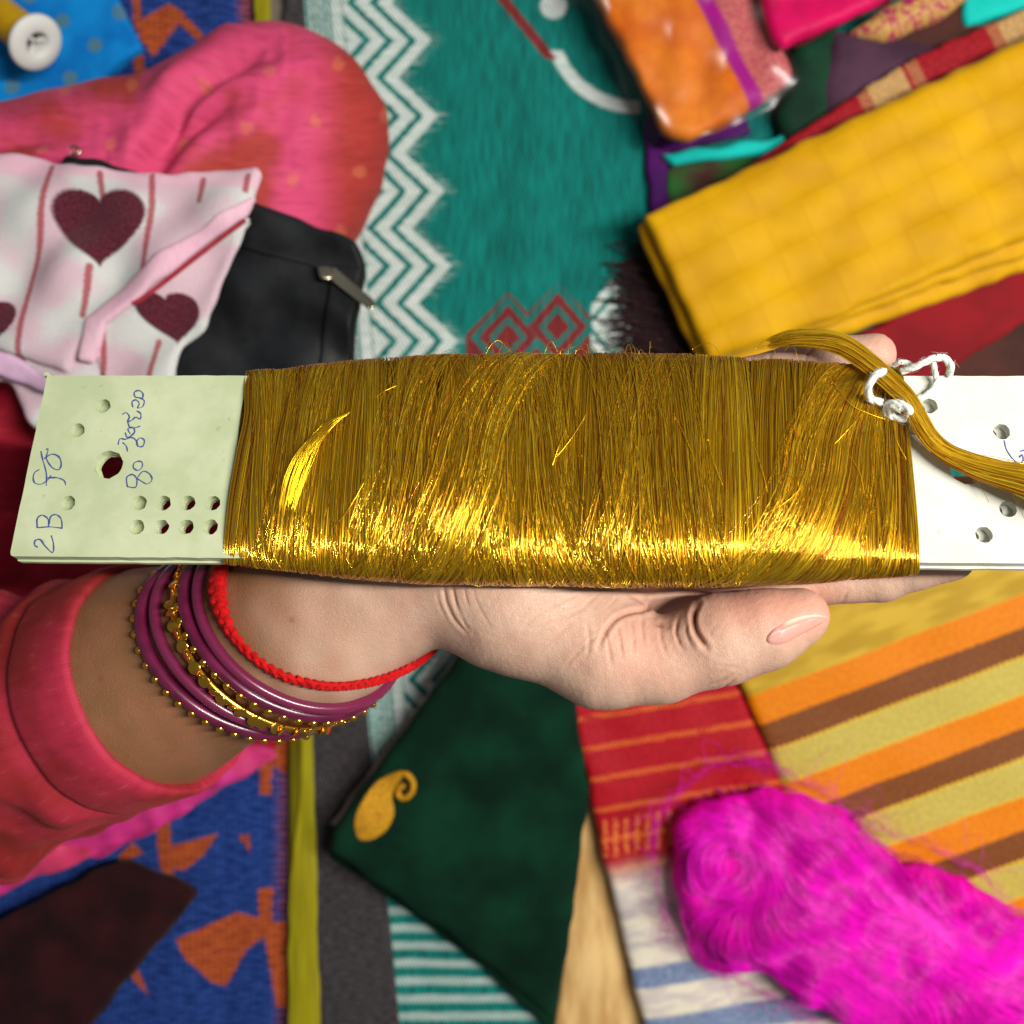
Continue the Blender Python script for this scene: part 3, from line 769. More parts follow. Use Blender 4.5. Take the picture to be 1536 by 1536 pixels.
HL = [(154.7, 609, 12), (116, 645.6, 12), (162, 697, 23.5), (101.6, 754.6, 12)] + [(x, 754.6, 12) for x in (209, 245, 281.6, 319, 354)] + [(x, 790.5, 12) for x in (205, 242, 279, 315.5, 351)]
HR = [(1502.6, 647.7, 12.5), (1512, 763.7, 12.5), (1476, 802, 12.5), (1394, 609, 12.5), (1449.6, 703.6, 24)]
def board(name, holes, c0, c1, da=0, db=0, seed=0, mat=None):
    """a card board with real punched holes"""
    r = np.random.default_rng(seed)
    ol = []
    def corner(a, b, rr): ol.append((a, b))
    A0, A1, B0, B1 = 0 + da, LEN + da, -HW + db, HW + db
    cr = .0016
    for (a, b, sa, sb) in ((A0, B0, 1, 1), (A1, B0, -1, 1), (A1, B1, -1, -1), (A0, B1, 1, -1)):
        arc = [(a + sa * cr * (1 - math.cos(t)), b + sb * cr * (1 - math.sin(t))) for t in np.linspace(0, math.pi / 2, 4)]
        arc = arc if (sa * sb) < 0 else arc[::-1]
        if (a, b) == (A0, B0): arc = [(A0, B0 + cr), (A0 + .0004, B0 + .0006), (A0 + cr * .7, B0 + .0001)]
        ol += arc
    # densify + fray
    O = []
    for i in range(len(ol)):
        p, q = np.array(ol[i]), np.array(ol[(i + 1) % len(ol)]); k = max(1, int(np.hypot(*(q - p)) / .004))
        for t in range(k): O.append(p + (q - p) * t / k + r.normal(0, .00007, 2))
    pts = [Vector(p) for p in O]; E = [(i, (i + 1) % len(O)) for i in range(len(O))]
    loops = [list(range(len(O)))]
    for (a, b, rad) in holes:
        s = len(pts); m = 28; pw = r.uniform(0, 6)
        for k in range(m):
            t = 2 * math.pi * k / m; rr = rad * (1 + .03 * math.sin(3 * t + pw) + r.normal(0, .012))
            pts.append(Vector((a + rr * math.cos(t), b + rr * math.sin(t))))
        E += [(s + i, s + (i + 1) % m) for i in range(m)]; loops.append(list(range(s, s + m)))
    # grid points keep the triangles even
    res = delaunay_2d_cdt(pts, E, [], 2, 1e-7)
    vv = res[0]
    T = []
    for f in res[2]:
        c = sum((vv[i] for i in f), Vector((0, 0))) / len(f)
        if any((c.x - a) ** 2 + (c.y - b) ** 2 < (rad * .93) ** 2 for a, b, rad in holes): continue
        if not (A0 - .001 < c.x < A1 + .001 and B0 - .001 < c.y < B1 + .001): continue
        T.append(tuple(f))
    n = len(vv); ab = np.array([(v.x, v.y) for v in vv])
    top = card(ab[:, 0], ab[:, 1], c1); bot = card(ab[:, 0], ab[:, 1], c0)
    back = {}
    for i, og in enumerate(res[3]):
        for o in og: back[o] = i
    Qd = []
    for L_ in loops:
        for i in range(len(L_)):
            a, b = back[L_[i]], back[L_[(i + 1) % len(L_)]]
            Qd.append((a, b, n + b, n + a))
    V = np.vstack([top, bot]); tr = [t for t in T] + [(n + t[2], n + t[1], n + t[0]) for t in T]
    me = np_mesh(name, V, Qd, tr, smooth=False)
    import bmesh
    bm = bmesh.new(); bm.from_mesh(me); bmesh.ops.recalc_face_normals(bm, faces=bm.faces); bm.to_mesh(me); bm.free()
    return link(name, me, mat or m_card, reel)
scl = lambda x: (CAMH - .372) * KPX
holes = [(*hit(x, y), r * scl(0)) for x, y, r in HL + HR]
top_board = board('card_board', holes, -.0012, CT, seed=1)
lower = [(a + (.0004 if i < 14 else -.0030 if i != 18 else .001), b + .0004, r * 1.0) for i, (a, b, r) in enumerate(holes) if i not in (0, 1, 3, 4, 9)]
board('card_board', lower, -.0034, -.0015, da=.0006, db=-.0007, seed=2)

# handwriting in blue ink, as thin strokes lying on the card
m_ink = material('blue_ink', color=lin(74, 90, 156, .85), rough=.6)
def ink(strokes, sx, ox, oy, w=.00024):
    for st in strokes:
        p = catmull(np.array(st, float) / sx + [ox, oy], 6)
        ab = hits(p); d = np.gradient(ab, axis=0); d /= np.linalg.norm(d, axis=1, keepdims=True) + 1e-12
        nn = np.stack([-d[:, 1], d[:, 0]], 1) * (w * (1 + .35 * nz(np.arange(len(ab)) * 1.0, 0, 9, len(ab))))[:, None]
        l, r_ = ab + nn, ab - nn; m = len(ab)
        V = np.vstack([card(l[:, 0], l[:, 1], CT + .00012), card(r_[:, 0], r_[:, 1], CT + .00012)])
        Q = [(i, i + 1, m + i + 1, m + i) for i in range(m - 1)]
        link('ink_stroke', np_mesh('ink_stroke', V, Q), m_ink, top_board)
ink([[(168, 948), (154, 938), (158, 918), (180, 915), (200, 942), (234, 972), (238, 935), (228, 896)],
     [(166, 862), (220, 858), (278, 864)], [(166, 862), (166, 822), (188, 806), (214, 824), (216, 858)], [(218, 846), (226, 812), (250, 804), (272, 824), (276, 864)],
     [(176, 604), (156, 616), (148, 640), (156, 664), (186, 668), (216, 646), (226, 630)], [(182, 522), (190, 560), (206, 620), (206, 676)], [(204, 516), (214, 514), (206, 546)],
     [(196, 556), (230, 536), (262, 548), (272, 580), (262, 604), (236, 598), (214, 572), (204, 548)], [(206, 642), (250, 640), (284, 652), (292, 674)],
     [(566, 682), (562, 640), (588, 626), (606, 646), (602, 682), (566, 680)], [(606, 646), (634, 612), (664, 624), (674, 650), (652, 668), (622, 652), (606, 646)],
     [(618, 566), (596, 574), (592, 596), (612, 608), (630, 594), (630, 572), (612, 566)],
     [(524, 494), (532, 468), (556, 470), (584, 462), (604, 476), (612, 500), (634, 500), (640, 474), (620, 464), (604, 482)], [(566, 524), (560, 500), (544, 484)],
     [(556, 440), (566, 462), (596, 440), (590, 416), (568, 424), (578, 446)], [(542, 360), (560, 352), (574, 370), (566, 390), (584, 386), (602, 372), (622, 380), (624, 356), (606, 344)],
     [(566, 390), (580, 420), (622, 412)],
     [(590, 328), (586, 304), (604, 296), (618, 312), (610, 330), (632, 326), (640, 300), (624, 288), (600, 282), (596, 262), (616, 254), (634, 268), (632, 290)]],
    2.954, 0, 500)
ink([[(1418, 700), (1428, 745), (1460, 795), (1492, 822), (1516, 806), (1512, 776), (1496, 790)], [(1500, 758), (1540, 752), (1580, 780)], [(1516, 806), (1560, 800), (1600, 770)]], 3.49, 1100, 460)
m_stain = material('card_scuff', color=lin(120, 92, 70, .8), rough=.8)

# winding: body and strands
AW0 = .5 * (hit(366, 566)[0] + hit(337, 832)[0]); AW1 = .5 * (hit(1356, 562)[0] + hit(1379, 852)[0])
fk = [0, .05, .12, .22, .4, .55, .72, .86, .95, 1]
wk = [0, .14, .45, .82, 1, 1, .92, .62, .30, .12]
def WT(a):
    f = (a - AW0) / (AW1 - AW0); b = np.interp(f, fk, wk)
    b = b + .03 * np.sin(f * 21 + 1) * np.sin(f * 3.14) + .02 * np.sin(f * 47)
    return HW + .0008 + .0058 * b, BT + .0016 + .0086 * b
def wind(a, phi, lift=0.0):
    W, T = WT(a); n = 2.7
    s, c = np.sin(phi), np.cos(phi)
    v = np.sign(s) * np.abs(s) ** (2 / n); w = np.sign(c) * np.abs(c) ** (2 / n)
    return card(a, (W + lift) * v, (T + lift) * w)
def left_bump(b): return .0022 * np.exp(-((b - .012) / .012) ** 2) - .0004
def f_gold_body():
    n = noise(objco(), 300, 2)
    return mix(n.ss(.3, .7), lin(70, 44, 4, .8), lin(120, 80, 8, .85)), None, None
m_goldbody = material('gold_underlayer', f_gold_body, rough=.55, metallic=.8)
na, nph = 150, 72
aa = np.linspace(AW0 + .0004, AW1 - .0004, na); ph = np.linspace(-np.pi, np.pi, nph, endpoint=False)
A2, H2 = np.meshgrid(aa, ph, indexing='ij'); V = wind(A2, H2, -.0007)
idx = np.arange(na * nph).reshape(na, nph); nx = np.roll(idx, -1, 1)
Q = np.stack([idx[:-1], idx[1:], nx[1:], nx[:-1]], -1).reshape(-1, 4)
link('winding_core', np_mesh('winding_core', V.reshape(-1, 3), Q[:, ::-1]), m_goldbody, reel)
def f_gold():
    px, py = uvpx(); r = px / 1000
    c = mix(r.ss(0, 1), lin(200, 146, 14, .97), lin(250, 212, 44, .98))
    c = mix(r.ss(.90, .93), c, lin(176, 98, 8, .9))
    k = ((r * 37.3).fract()).ss(.30, 1.0, .10, .36)
    return c, None, k
m_gold = material('gold_zari_thread', f_gold, rough=.19, metallic=.84, coat=.6, spec=.5)
# bundles: groups of strands that share a slant
N = 5200; K = 40
nb = 150
bc = np.sort(RNG.uniform(0, 1, nb)); bt = RNG.normal(0, .0035, nb) + .0035 * np.sin(bc * 17)
a0 = RNG.uniform(0, 1, N); bi = np.clip(np.searchsorted(bc, a0 + RNG.normal(0, .006, N)), 0, nb - 1)
tilt = bt[bi] + RNG.normal(0, .0007, N)
a0 = AW0 + (AW1 - AW0) * (.001 + .998 * a0)
edge = np.clip(np.minimum(a0 - AW0, AW1 - a0) / .02, 0, 1); tilt = tilt * edge
phi = np.linspace(-2.25, 2.25, K)
lift = RNG.uniform(-.0006, .0003, N) + .00022 * np.sin(bi * 2.4)
wav = RNG.normal(0, .00018, (N, 1)) * np.sin(phi[None] * 1.5 + RNG.uniform(0, 6, (N, 1)))
A_ = a0[:, None] + tilt[:, None] * (phi[None] / 1.57) + wav * edge[:, None]
bloc = np.sin(phi)[None] * HW
lw = np.clip(1 - (a0 - AW0) / .03, 0, 1)[:, None]
A_ = A_ + lw * left_bump(bloc)
A_ = np.clip(A_, AW0 - .0004 + lw * left_bump(bloc), AW1 + .0006)
S1 = wind(A_, np.broadcast_to(phi, A_.shape), lift[:, None] + .00004 * np.sin(phi[None] * 7 + RNG.uniform(0, 6, (N, 1))))
# overlying slanted hanks, each from a low px to a high px across the face
hanks = [(560, 660, 90, 60), (640, 760, 110, 80), (700, 800, 90, 70), (800, 770, 60, 60), (860, 790, 70, 60), (950, 900, 80, 60), (1010, 960, 60, 50), (1060, 1010, 50, 40), (1130, 1290, 110, 60), (1180, 1325, 150, 40),
         (1240, 1330, 120, 30), (1330, 1350, 80, 30), (430, 470, 70, 40), (480, 500, 50, 60), (400, 385, 60, 30), (600, 610, 60, 60), (900, 990, 60, 60), (760, 700, 40, 50)]
S2 = []
for (x0, x1, n, w) in hanks:
    p0 = hit(x0, 800)[0] + RNG.normal(0, 1, n) * w * .00012; p1 = hit(x1, 580)[0] + RNG.normal(0, 1, n) * w * .00008
    m_ = (p0 + p1) / 2; tl = (p1 - p0) / 2
    aa_ = np.clip(m_[:, None] + tl[:, None] * (phi[None] / 1.2) , AW0 + .0003, AW1 - .0003)
    aa_ = aa_ + RNG.normal(0, .00012, (n, 1)) * np.sin(phi[None] * 2)
    S2.append(wind(np.clip(aa_, AW0, AW1), np.broadcast_to(phi, aa_.shape), RNG.uniform(.0001, .0007, n)[:, None]))
S2 = np.concatenate(S2)
V, Q, uv = strands(np.concatenate([S1, S2]), np.concatenate([RNG.uniform(.00009, .00017, N), RNG.uniform(.00010, .00017, len(S2))]))
brand = RNG.random(nb)[bi]; tone = np.concatenate([.55 * RNG.random(N) + .45 * brand, RNG.random(len(S2)) * .9 + .1])  # uneven light on the bundles put into strand colour
uv[:, 0] = np.repeat(tone, K * 3)
o = link('thread_winding', np_mesh('thread_winding', V, Q, uv=uv), m_gold, reel); o['kind'] = 'stuff'

# loose strands that stand off the face
m_gold_hi = material('loose_gold_thread', color=lin(250, 206, 40, .97), rough=.28, metallic=.9)
def loose(pts, lifts, rad=.00016, n=8, name='loose_thread'):
    p = catmull(pts, n); L_ = np.interp(np.linspace(0, 1, len(p)), np.linspace(0, 1, len(lifts)), lifts)
    out = []
    for (x, y), l in zip(p, L_):
        a, b = hit(x, y, CT + .008); W, T = WT(np.array(a)); ph_ = np.clip(abs(b) / W, 0, .999)
        h = T * (1 - ph_ ** 2.7) ** (1 / 2.7)
        a, b = hit(x, y, float(h) + l); out.append(card(a, b, h + l))
    return tube(name, np.array(out), rad, m_gold_hi, reel, 5)
for k in range(34):
    j = RNG.normal(0, 2.0, 2); e = RNG.normal(0, 1) * 8; q = RNG.uniform(.0, .35)
    loose([(527 - q * 50 + j[0] * .4, 617 + q * 30 + j[1] * .5), (492 + j[0] * 1.5, 640 + j[1] + e * .5), (463 + e, 674 + j[1] * 2), (444 + e * 1.2, 716 + j[0] * 2), (432 + e * .9 + j[0], 762), (428 + e * .6, 800 + 10 * j[1])], [.0020, .0024 + .0004 * j[0], .0020, .0012, .0004, -.0003], RNG.uniform(.00007, .00013), 6)
for pts in ([(596, 578), (578, 586), (562, 596)], [(668, 738), (660, 765), (650, 790)], [(548, 720), (525, 760), (500, 792)], [(1297, 616), (1276, 640), (1250, 668)], [(1205, 728), (1180, 752), (1146, 772)],
            [(1272, 680), (1290, 710), (1297, 745)], [(1128, 660), (1142, 700), (1152, 740)], [(1340, 633), (1345, 660), (1360, 690)], [(850, 640), (838, 670), (828, 700)], [(880, 620), (862, 650), (846, 672), (830, 690)],
            [(1062, 660), (1070, 690), (1085, 730)], [(848, 530), (846, 570), (852, 640)], [(1290, 842), (1250, 852), (1200, 866)], [(1075, 838), (1050, 858), (1030, 876)], [(1010, 620), (1030, 660), (1046, 700)],
            [(700, 600), (704, 660), (690, 720)], [(1240, 560), (1262, 590), (1284, 612), (1330, 630)]):
    loose(pts, [.0003, .0012, .0003])
def fly(p3, rad=.00009):
    tube('stray_fibre', catmull(p3, 6), rad, m_gold_hi, reel, 4)
for k in range(26):
    x = RNG.uniform(560, 1290) if k < 18 else RNG.uniform(860, 960)
    a, b = hit(x, 541, 0); s = RNG.uniform(.002, .006); d = RNG.normal(0, .004)
    fly([card(a, b - .002, .004), card(a + d * .4, b + s * .5, .005), card(a + d, b + s, .004), card(a + d * 1.8, b + s * RNG.uniform(.2, 1), .002)])
for k in range(22):
    x = RNG.uniform(620, 1180) if k < 12 else RNG.uniform(880, 990)
    a, b = hit(x, 878, 0); s = RNG.uniform(.0006, .0022); d = RNG.normal(0, .003)
    fly([card(a, b + .003, .004), card(a + d * .4, b - s * .5, .004), card(a + d, b - s, .003), card(a + d * 1.8, b + .0006, .003)])

# the loose tail of thread and its cotton tie
tail = [(1150, 516, -.004), (1186, 507, .0), (1229, 508, .003), (1262, 516, .005), (1295, 537, .007), (1329, 566, .009), (1358, 595, .010), (1376, 623, .009), (1394, 655, .008), (1418, 678, .0075), (1452, 695, .008), (1490, 708, .009), (1540, 722, .011), (1600, 742, .012), (1650, 770, .010)]
tp = catmull(tail, 6); base = np.array([card(*hit(x, y, c), c) for x, y, c in tp])
K = len(tp); fr = np.linspace(0, 1, K)
TT = np.gradient(base, axis=0); TT /= np.linalg.norm(TT, axis=1, keepdims=True); SD = np.cross(TT, nN); SD /= np.linalg.norm(SD, axis=1, keepdims=True)
n = 420; r_, th = np.sqrt(RNG.random(n)), RNG.uniform(0, 6.283, n)
wdt = np.interp(fr, [0, .06, .2, .35, .5, .65, .8, 1], [.0020, .0030, .0038, .0034, .0030, .0034, .0046, .0085])
tw = 2.0 * fr[None] + th[:, None]
wob_ = RNG.normal(0, .00035, (n, 1)) * np.sin(fr[None] * RNG.uniform(6, 16, (n, 1)) + th[:, None])
paths = base[None] + (SD[None] * (r_[:, None] * np.cos(tw) * wdt[None] + wob_)[..., None]) + nN * ((r_[:, None] * np.sin(tw) * wdt[None] * .5)[..., None])
st = RNG.uniform(0, .10, n) ** 1.0
for i in range(n):
    q = st[i] + (1 - st[i]) * fr; paths[i] = np.stack([np.interp(q, fr, paths[i, :, d]) for d in range(3)], 1)
V, Q, uv = strands(paths, np.interp(fr, [0, .05, 1], [.00006, .00017, .00015])[None].repeat(n, 0))
m_gold_tail = material('gold_thread_lit', f_gold, rough=.3, metallic=.55, coat=.5, spec=.5)  # tail's caught highlight put into a brighter, less metallic gold
o = link('thread_tail', np_mesh('thread_tail', V, Q, uv=uv), m_gold_tail, reel); o['kind'] = 'stuff'
n = 60; fans = []
for k in range(n):
    x = RNG.uniform(1440, 1560); y = 690 + (x - 1440) * .3 + RNG.normal(0, 8); L_ = RNG.uniform(40, 110); q0 = RNG.normal(0, 26)
    q = catmull([(x, y), (x + L_ * .4, y + 6 + q0 * .3), (x + L_ * .8, y + 18 + q0 * .7), (x + L_, y + 26 + q0)], 4)
    fans.append(np.array([card(*hit(u, v, .006), .006) for u, v in q]))
V, Q, uv = strands(np.array(fans), .00010)
o = link('frayed_fibre', np_mesh('frayed_fibre', V, Q, uv=uv), m_gold, reel); o['kind'] = 'stuff'
def f_cotton():
    px, py = uvpx(); n = noise(objco(), 700, 3)
    return lin(226, 230, 222, .92), n, None
m_cotton = material('white_cotton_string', f_cotton, rough=.95, sheen=.4, bump=.8, bdist=.0006)
def string(pts, rad, nst=3):
    p = catmull(np.array(pts, float), 8); c3 = np.array([card(*hit(x, y, c), c) for x, y, c in p])
    Tn = np.gradient(c3, axis=0); Tn /= np.linalg.norm(Tn, axis=1, keepdims=True) + 1e-12
    A_ = np.cross(Tn, nN + .01); A_ /= np.linalg.norm(A_, axis=1, keepdims=True) + 1e-12; B_ = np.cross(Tn, A_)
    s = np.concatenate([[0], np.cumsum(np.linalg.norm(np.diff(c3, axis=0), axis=1))])
    ps = [c3 + rad * .42 * (A_ * np.cos(s / rad * .55 + k * 6.283 / nst)[:, None] + B_ * np.sin(s / rad * .55 + k * 6.283 / nst)[:, None]) for k in range(nst)]
    V, Q, uv = strands(np.array(ps), rad * .80, 8)
    fz = []
    for _ in range(int(len(c3) * 2.2)):
        i = RNG.integers(0, len(c3) - 1); d = A_[i] * RNG.normal() + B_[i] * RNG.normal(); d /= np.linalg.norm(d) + 1e-9; t0 = Tn[i] * RNG.normal(0, .8)
        fz.append([c3[i] + d * rad * .9, c3[i] + (d * 1.3 + t0 * .5) * rad, c3[i] + (d * 1.6 + t0 * 1.3) * rad, c3[i] + (d * 1.5 + t0 * 2.2) * rad])
    Vf, Qf, uf = strands(np.array(fz), .00003)
    Q = np.vstack([Q, Qf + len(V)]); V = np.vstack([V, Vf]); uv = np.vstack([uv, uf])
    return link('cotton_tie', np_mesh('cotton_tie', V, Q, uv=uv), m_cotton, reel)
string([(1352, 557, .006), (1375, 549, .009), (1398, 538, .010), (1416, 537, .009), (1426, 548, .007), (1424, 562, .003)], .0011)
string([(1398, 538, .008), (1402, 556, .006), (1404, 575, .0045), (1390, 592, .004), (1372, 600, .004), (1358, 612, .006)], .0009)
string([(1326, 556, .013), (1310, 566, .0145), (1302, 584, .012), (1306, 598, .009), (1322, 604, .007)], .0012)
string([(1328, 625, .005), (1333, 606, .008), (1350, 606, .0105), (1364, 616, .010), (1356, 628, .007), (1338, 625, .006), (1336, 610, .009), (1352, 614, .011)], .0012)
string([(1338, 627, .0045), (1352, 640, .004), (1368, 647, .0035), (1382, 650, .0034)], .0005)
string([(1345, 628, .0045), (1362, 636, .004), (1380, 648, .0034)], .0005)
string([(1340, 548, .004), (1352, 543, .006), (1366, 546, .004)], .0008)

#===SECTION hand
# ------------------------------------------------------------------ the person: arm and open hand, dress
person = thing('person', 'seated person in a pink dress holding out an open palm', 'person')
G = SDF((-.30, -.20, .17), (.19, .09, .40), .00125)
A0, A1, A2_, A3 = P(-190, 1170, .232), P(205, 1028, .297), P(450, 932, .325), P(690, 842, .3435)
G.cone(A0, A1, .050, .0425, .02); G.cone(A1, A2_, .0425, .0335, .02); G.cone(A2_, A3, .0335, .0250, .02, flat=(0, .25, 1), fl=.88)
pn = (0, .28, 1)
WR = P(730, 845, .3445)
G.cone(A3, WR, .0248, .0245, .012, flat=pn, fl=.80)
mcp = [P(1000, 828, .3420), P(1022, 770, .3475), P(1008, 690, .3430), P(975, 612, .3385)]
roots = [P(770, 868, .346), P(770, 835, .345), P(765, 800, .344), P(760, 770, .343)]
for r0, m in zip(roots, mcp): G.cone(r0, m, .0150, .0120, .012)
G.cone(P(800, 700, .340), P(930, 640, .338), .016, .0125, .012)
G.cone(P(880, 905, .334), P(1010, 868, .322), .016, .0125, .006)
G.cone(P(1010, 868, .322), P(1110, 866, .328), .0125, .0105, .004)
# thumb ball and thumb
TMC, TMP, TM2, TIP_, TD, TT_ = P(770, 905, .346), P(905, 978, .350), P(992, 994, .3545), P(1078, 960, .357), P(1145, 944, .3585), P(1197, 926, .3585)
G.cone(P(735, 868, .345), TMC, .0215, .0225, .012)
G.cone(TMC, TMP, .0225, .0190, .014)
G.cone(TMP, TM2, .0185, .0136, .010)
G.cone(TM2, TIP_, .0134, .0150, .006)
G.cone(TIP_, TD, .0150, .0142, .008, flat=(.25, .8, .55), fl=.95)
G.cone(TD, TT_, .0140, .0112, .006, flat=(.25, -.8, .5), fl=.92)
# fingers, in their own field so they stay apart from the thumb
Fg = SDF((-.30, -.20, .17), (.19, .09, .40), .00125)
fingers = [[mcp[0], P(1190, 872, .3390), P(1320, 866, .3450), P(1432, 842, .3570)], [mcp[1], P(1225, 765, .3440), P(1365, 752, .3500), P(1470, 742, .3560)],
           [mcp[2], P(1205, 668, .3410), P(1335, 645, .3470), P(1432, 640, .3540)], [mcp[3], P(1110, 580, .3430), P(1226, 544, .3495), P(1312, 532, .3530)]]
rads = [(.0115, .0100, .0088, .0068), (.0112, .0100, .0088, .0070), (.0108, .0095, .0085, .0068), (.0098, .0098, .0092, .0078)]
for f, r in zip(fingers, rads):
    for i in range(3): Fg.cone(f[i], f[i + 1], r[i], r[i + 1], .003)
G.merge(Fg, .0022)
V, Q = G.mesh(); del G, Fg
V = smooth_v(V, Q, 3, .5)
V, Q = subdivide(V, Q); V = smooth_v(V, Q, 2, .5)
Nn = vnormals(V, Q)
if Nn[np.argmax(V[:, 2])][2] < 0: Q = Q[:, ::-1]; Nn = -Nn
px, py = to_px(V); facing = np.clip(Nn[:, 2] * 2 + .6, 0, 1)
def crease(lines, V, ramp=14, lo=.25):
    D_ = np.zeros(len(V)); 
    for pts, dep, w in lines:
        c = catmull(pts, 6); bb = (px > c[:, 0].min() - 30) & (px < c[:, 0].max() + 30) & (py > c[:, 1].min() - 30) & (py < c[:, 1].max() + 30)
        if not bb.any(): continue
        d = seg_dist(px[bb], py[bb], c, False)
        s = np.clip(np.minimum(np.hypot(px[bb] - c[0, 0], py[bb] - c[0, 1]), np.hypot(px[bb] - c[-1, 0], py[bb] - c[-1, 1])) / ramp, lo, 1)
        D_[bb] += s * dep * (np.exp(-(d / w) ** 2) - .20 * np.exp(-((d - 2.3 * w) / (1.3 * w)) ** 2))
    return D_
CR = [
    ([(664, 872), (670, 905), (682, 930), (700, 950)], .00055, 2.4), ([(678, 876), (683, 902), (690, 922)], .0006, 2.2), ([(690, 922), (698, 938), (710, 950)], .0003, 2.2), ([(695, 874), (699, 896), (704, 914)], .0003, 2.0), ([(708, 872), (714, 900), (726, 925), (740, 944)], .00018, 2.0), ([(655, 884), (658, 905), (668, 928)], .0002, 2.2),
    ([(985, 902), (968, 914), (946, 918), (924, 928), (908, 948), (898, 972)], 0.00099, 3.24), ([(940, 890), (960, 900), (972, 914)], 0.00054, 2.88), ([(962, 920), (964, 945), (966, 968)], 0.00054, 2.30), ([(1018, 924), (1014, 950), (1024, 976)], 0.00063, 2.30), ([(1046, 906), (1040, 925), (1044, 948), (1060, 972)], 0.0018, 3.6), ([(975, 925), (985, 935), (1000, 940)], .0008, 3.5), ([(1030, 930), (1030, 950), (1038, 972)], .0005, 2.4), ([(990, 935), (992, 960), (1000, 985)], .0004, 2.4), ([(905, 935), (912, 965), (918, 1000)], .0004, 2.4), ([(880, 930), (884, 960), (880, 990)], .0003, 2.4),
    ([(925, 935), (930, 960), (934, 990)], 0.00036, 2.16), ([(945, 925), (950, 955), (950, 985)], 0.00036, 2.16), ([(888, 905), (850, 925), (800, 945)], 0.00027, 1.87), ([(870, 890), (820, 915), (782, 944)], 0.00029, 1.87), ([(858, 935), (830, 960), (805, 985)], 0.00027, 1.87), ([(900, 950), (870, 975), (845, 1004)], 0.00027, 1.87),
    ([(905, 880), (890, 898), (868, 912)], 0.00023, 1.73), ([(930, 882), (922, 900), (904, 916)], 0.00023, 1.73),
    ([(1060, 1030), (1082, 1022), (1098, 1012)], 0.00045, 2.16), ([(1076, 1036), (1092, 1028), (1108, 1014)], 0.00054, 2.16), ([(1092, 1036), (1104, 1024)], 0.00045, 2.16), ([(1070, 1012), (1090, 1004)], 0.00036, 2.16), ([(1085, 1000), (1104, 1000)], 0.00036, 2.16),
    ([(1205, 545), (1212, 530), (1224, 515)], 0.00054, 2.52), ([(1140, 560), (1150, 545), (1158, 528)], 0.00045, 2.52), ([(1262, 905), (1272, 885)], 0.00045, 2.16), ([(1150, 965), (1165, 955), (1172, 938)], 0.00036, 2.88),
]
D_ = crease(CR, V) * facing
D_ += .00003 * nz(px, py, 12, 3) * np.clip((px - 640) / 60, 0, 1) + .00010 * nz(px, py, 90, 4)
V = V - Nn * D_[:, None]
# colour: palm pale, pads pinker by nature; forearm tan, darkened to hold some shade
def blend(a, b, t): return a + (b - a) * t[:, None]
tan = np.array(lin(140, 98, 64, .76)[:3]); pale = np.array(lin(208, 172, 150, .90)[:3]); pink = np.array(lin(222, 158, 136, .90)[:3]); redd = np.array(lin(176, 100, 76, .85)[:3])
tpos = np.clip((px - 300) / 330 + .12 * nz(px, py, 150, 6), 0, 1) ; tpos = tpos * tpos * (3 - 2 * tpos)
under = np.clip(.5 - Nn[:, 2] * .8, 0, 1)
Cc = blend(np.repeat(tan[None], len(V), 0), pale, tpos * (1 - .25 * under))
g2 = lambda cx, cy, sx, sy: np.exp(-((px - cx) / sx) ** 2 - ((py - cy) / sy) ** 2)
Cc = blend(Cc, pink, np.clip(.85 * g2(1150, 905, 110, 45) + .6 * g2(1235, 920, 22, 30) + .5 * g2(960, 950, 60, 45) + .55 * g2(1330, 525, 40, 40) + .25 * g2(1000, 1000, 80, 40), 0, 1))
Cc = blend(Cc, redd, np.clip(D_ / .0012, 0, 1) * .55)
spots = .5 + .5 * nz(px, py, 26, 8); Cc = Cc * (1 - .07 * spots * (px > 600))[:, None]
for sx, sy in ((152, 1018), (438, 930)): Cc = blend(Cc, np.array(lin(96, 56, 40)[:3]), .6 * g2(sx, sy, 4, 4))
col = np.concatenate([Cc, np.ones((len(V), 1))], 1)
def f_skin():
    n = noise(objco(), 420, 3); k = noise(objco(), 1400, 2); w = noise(objco(), 60, 3)
    c = mix(w.ss(.35, .7) * .22, attr(), lin(186, 112, 92, .8))
    vo = NT.nodes.new('ShaderNodeTexVoronoi'); vo.feature = 'DISTANCE_TO_EDGE'; vo.inputs['Scale'].default_value = 900; NT.links.new(objco(), vo.inputs['Vector']); vx = X(vo.outputs['Distance']).ss(0, .12)
    return c, n * .7 + k * .4 + vx * .35, w.ss(0, 1, .42, .58)
m_skin = material('skin', f_skin, rough=.5, sss=.10, bump=.38, bdist=.0006, spec=.35)
hand_o = link('arm_and_hand', np_mesh('arm_and_hand', V, Q, col=col), m_skin, person)
HB = BVHTree.FromPolygons([tuple(v) for v in V], [tuple(q) for q in Q.tolist()])
def on_hand(x, y, off=0.0):
    o = Vector((0, 0, CAMH)); d = (P(x, y, .2) - o).normalized(); h = HB.ray_cast(o, d)
    return (h[0] + h[1] * off, h[1]) if h[0] is not None else (None, None)

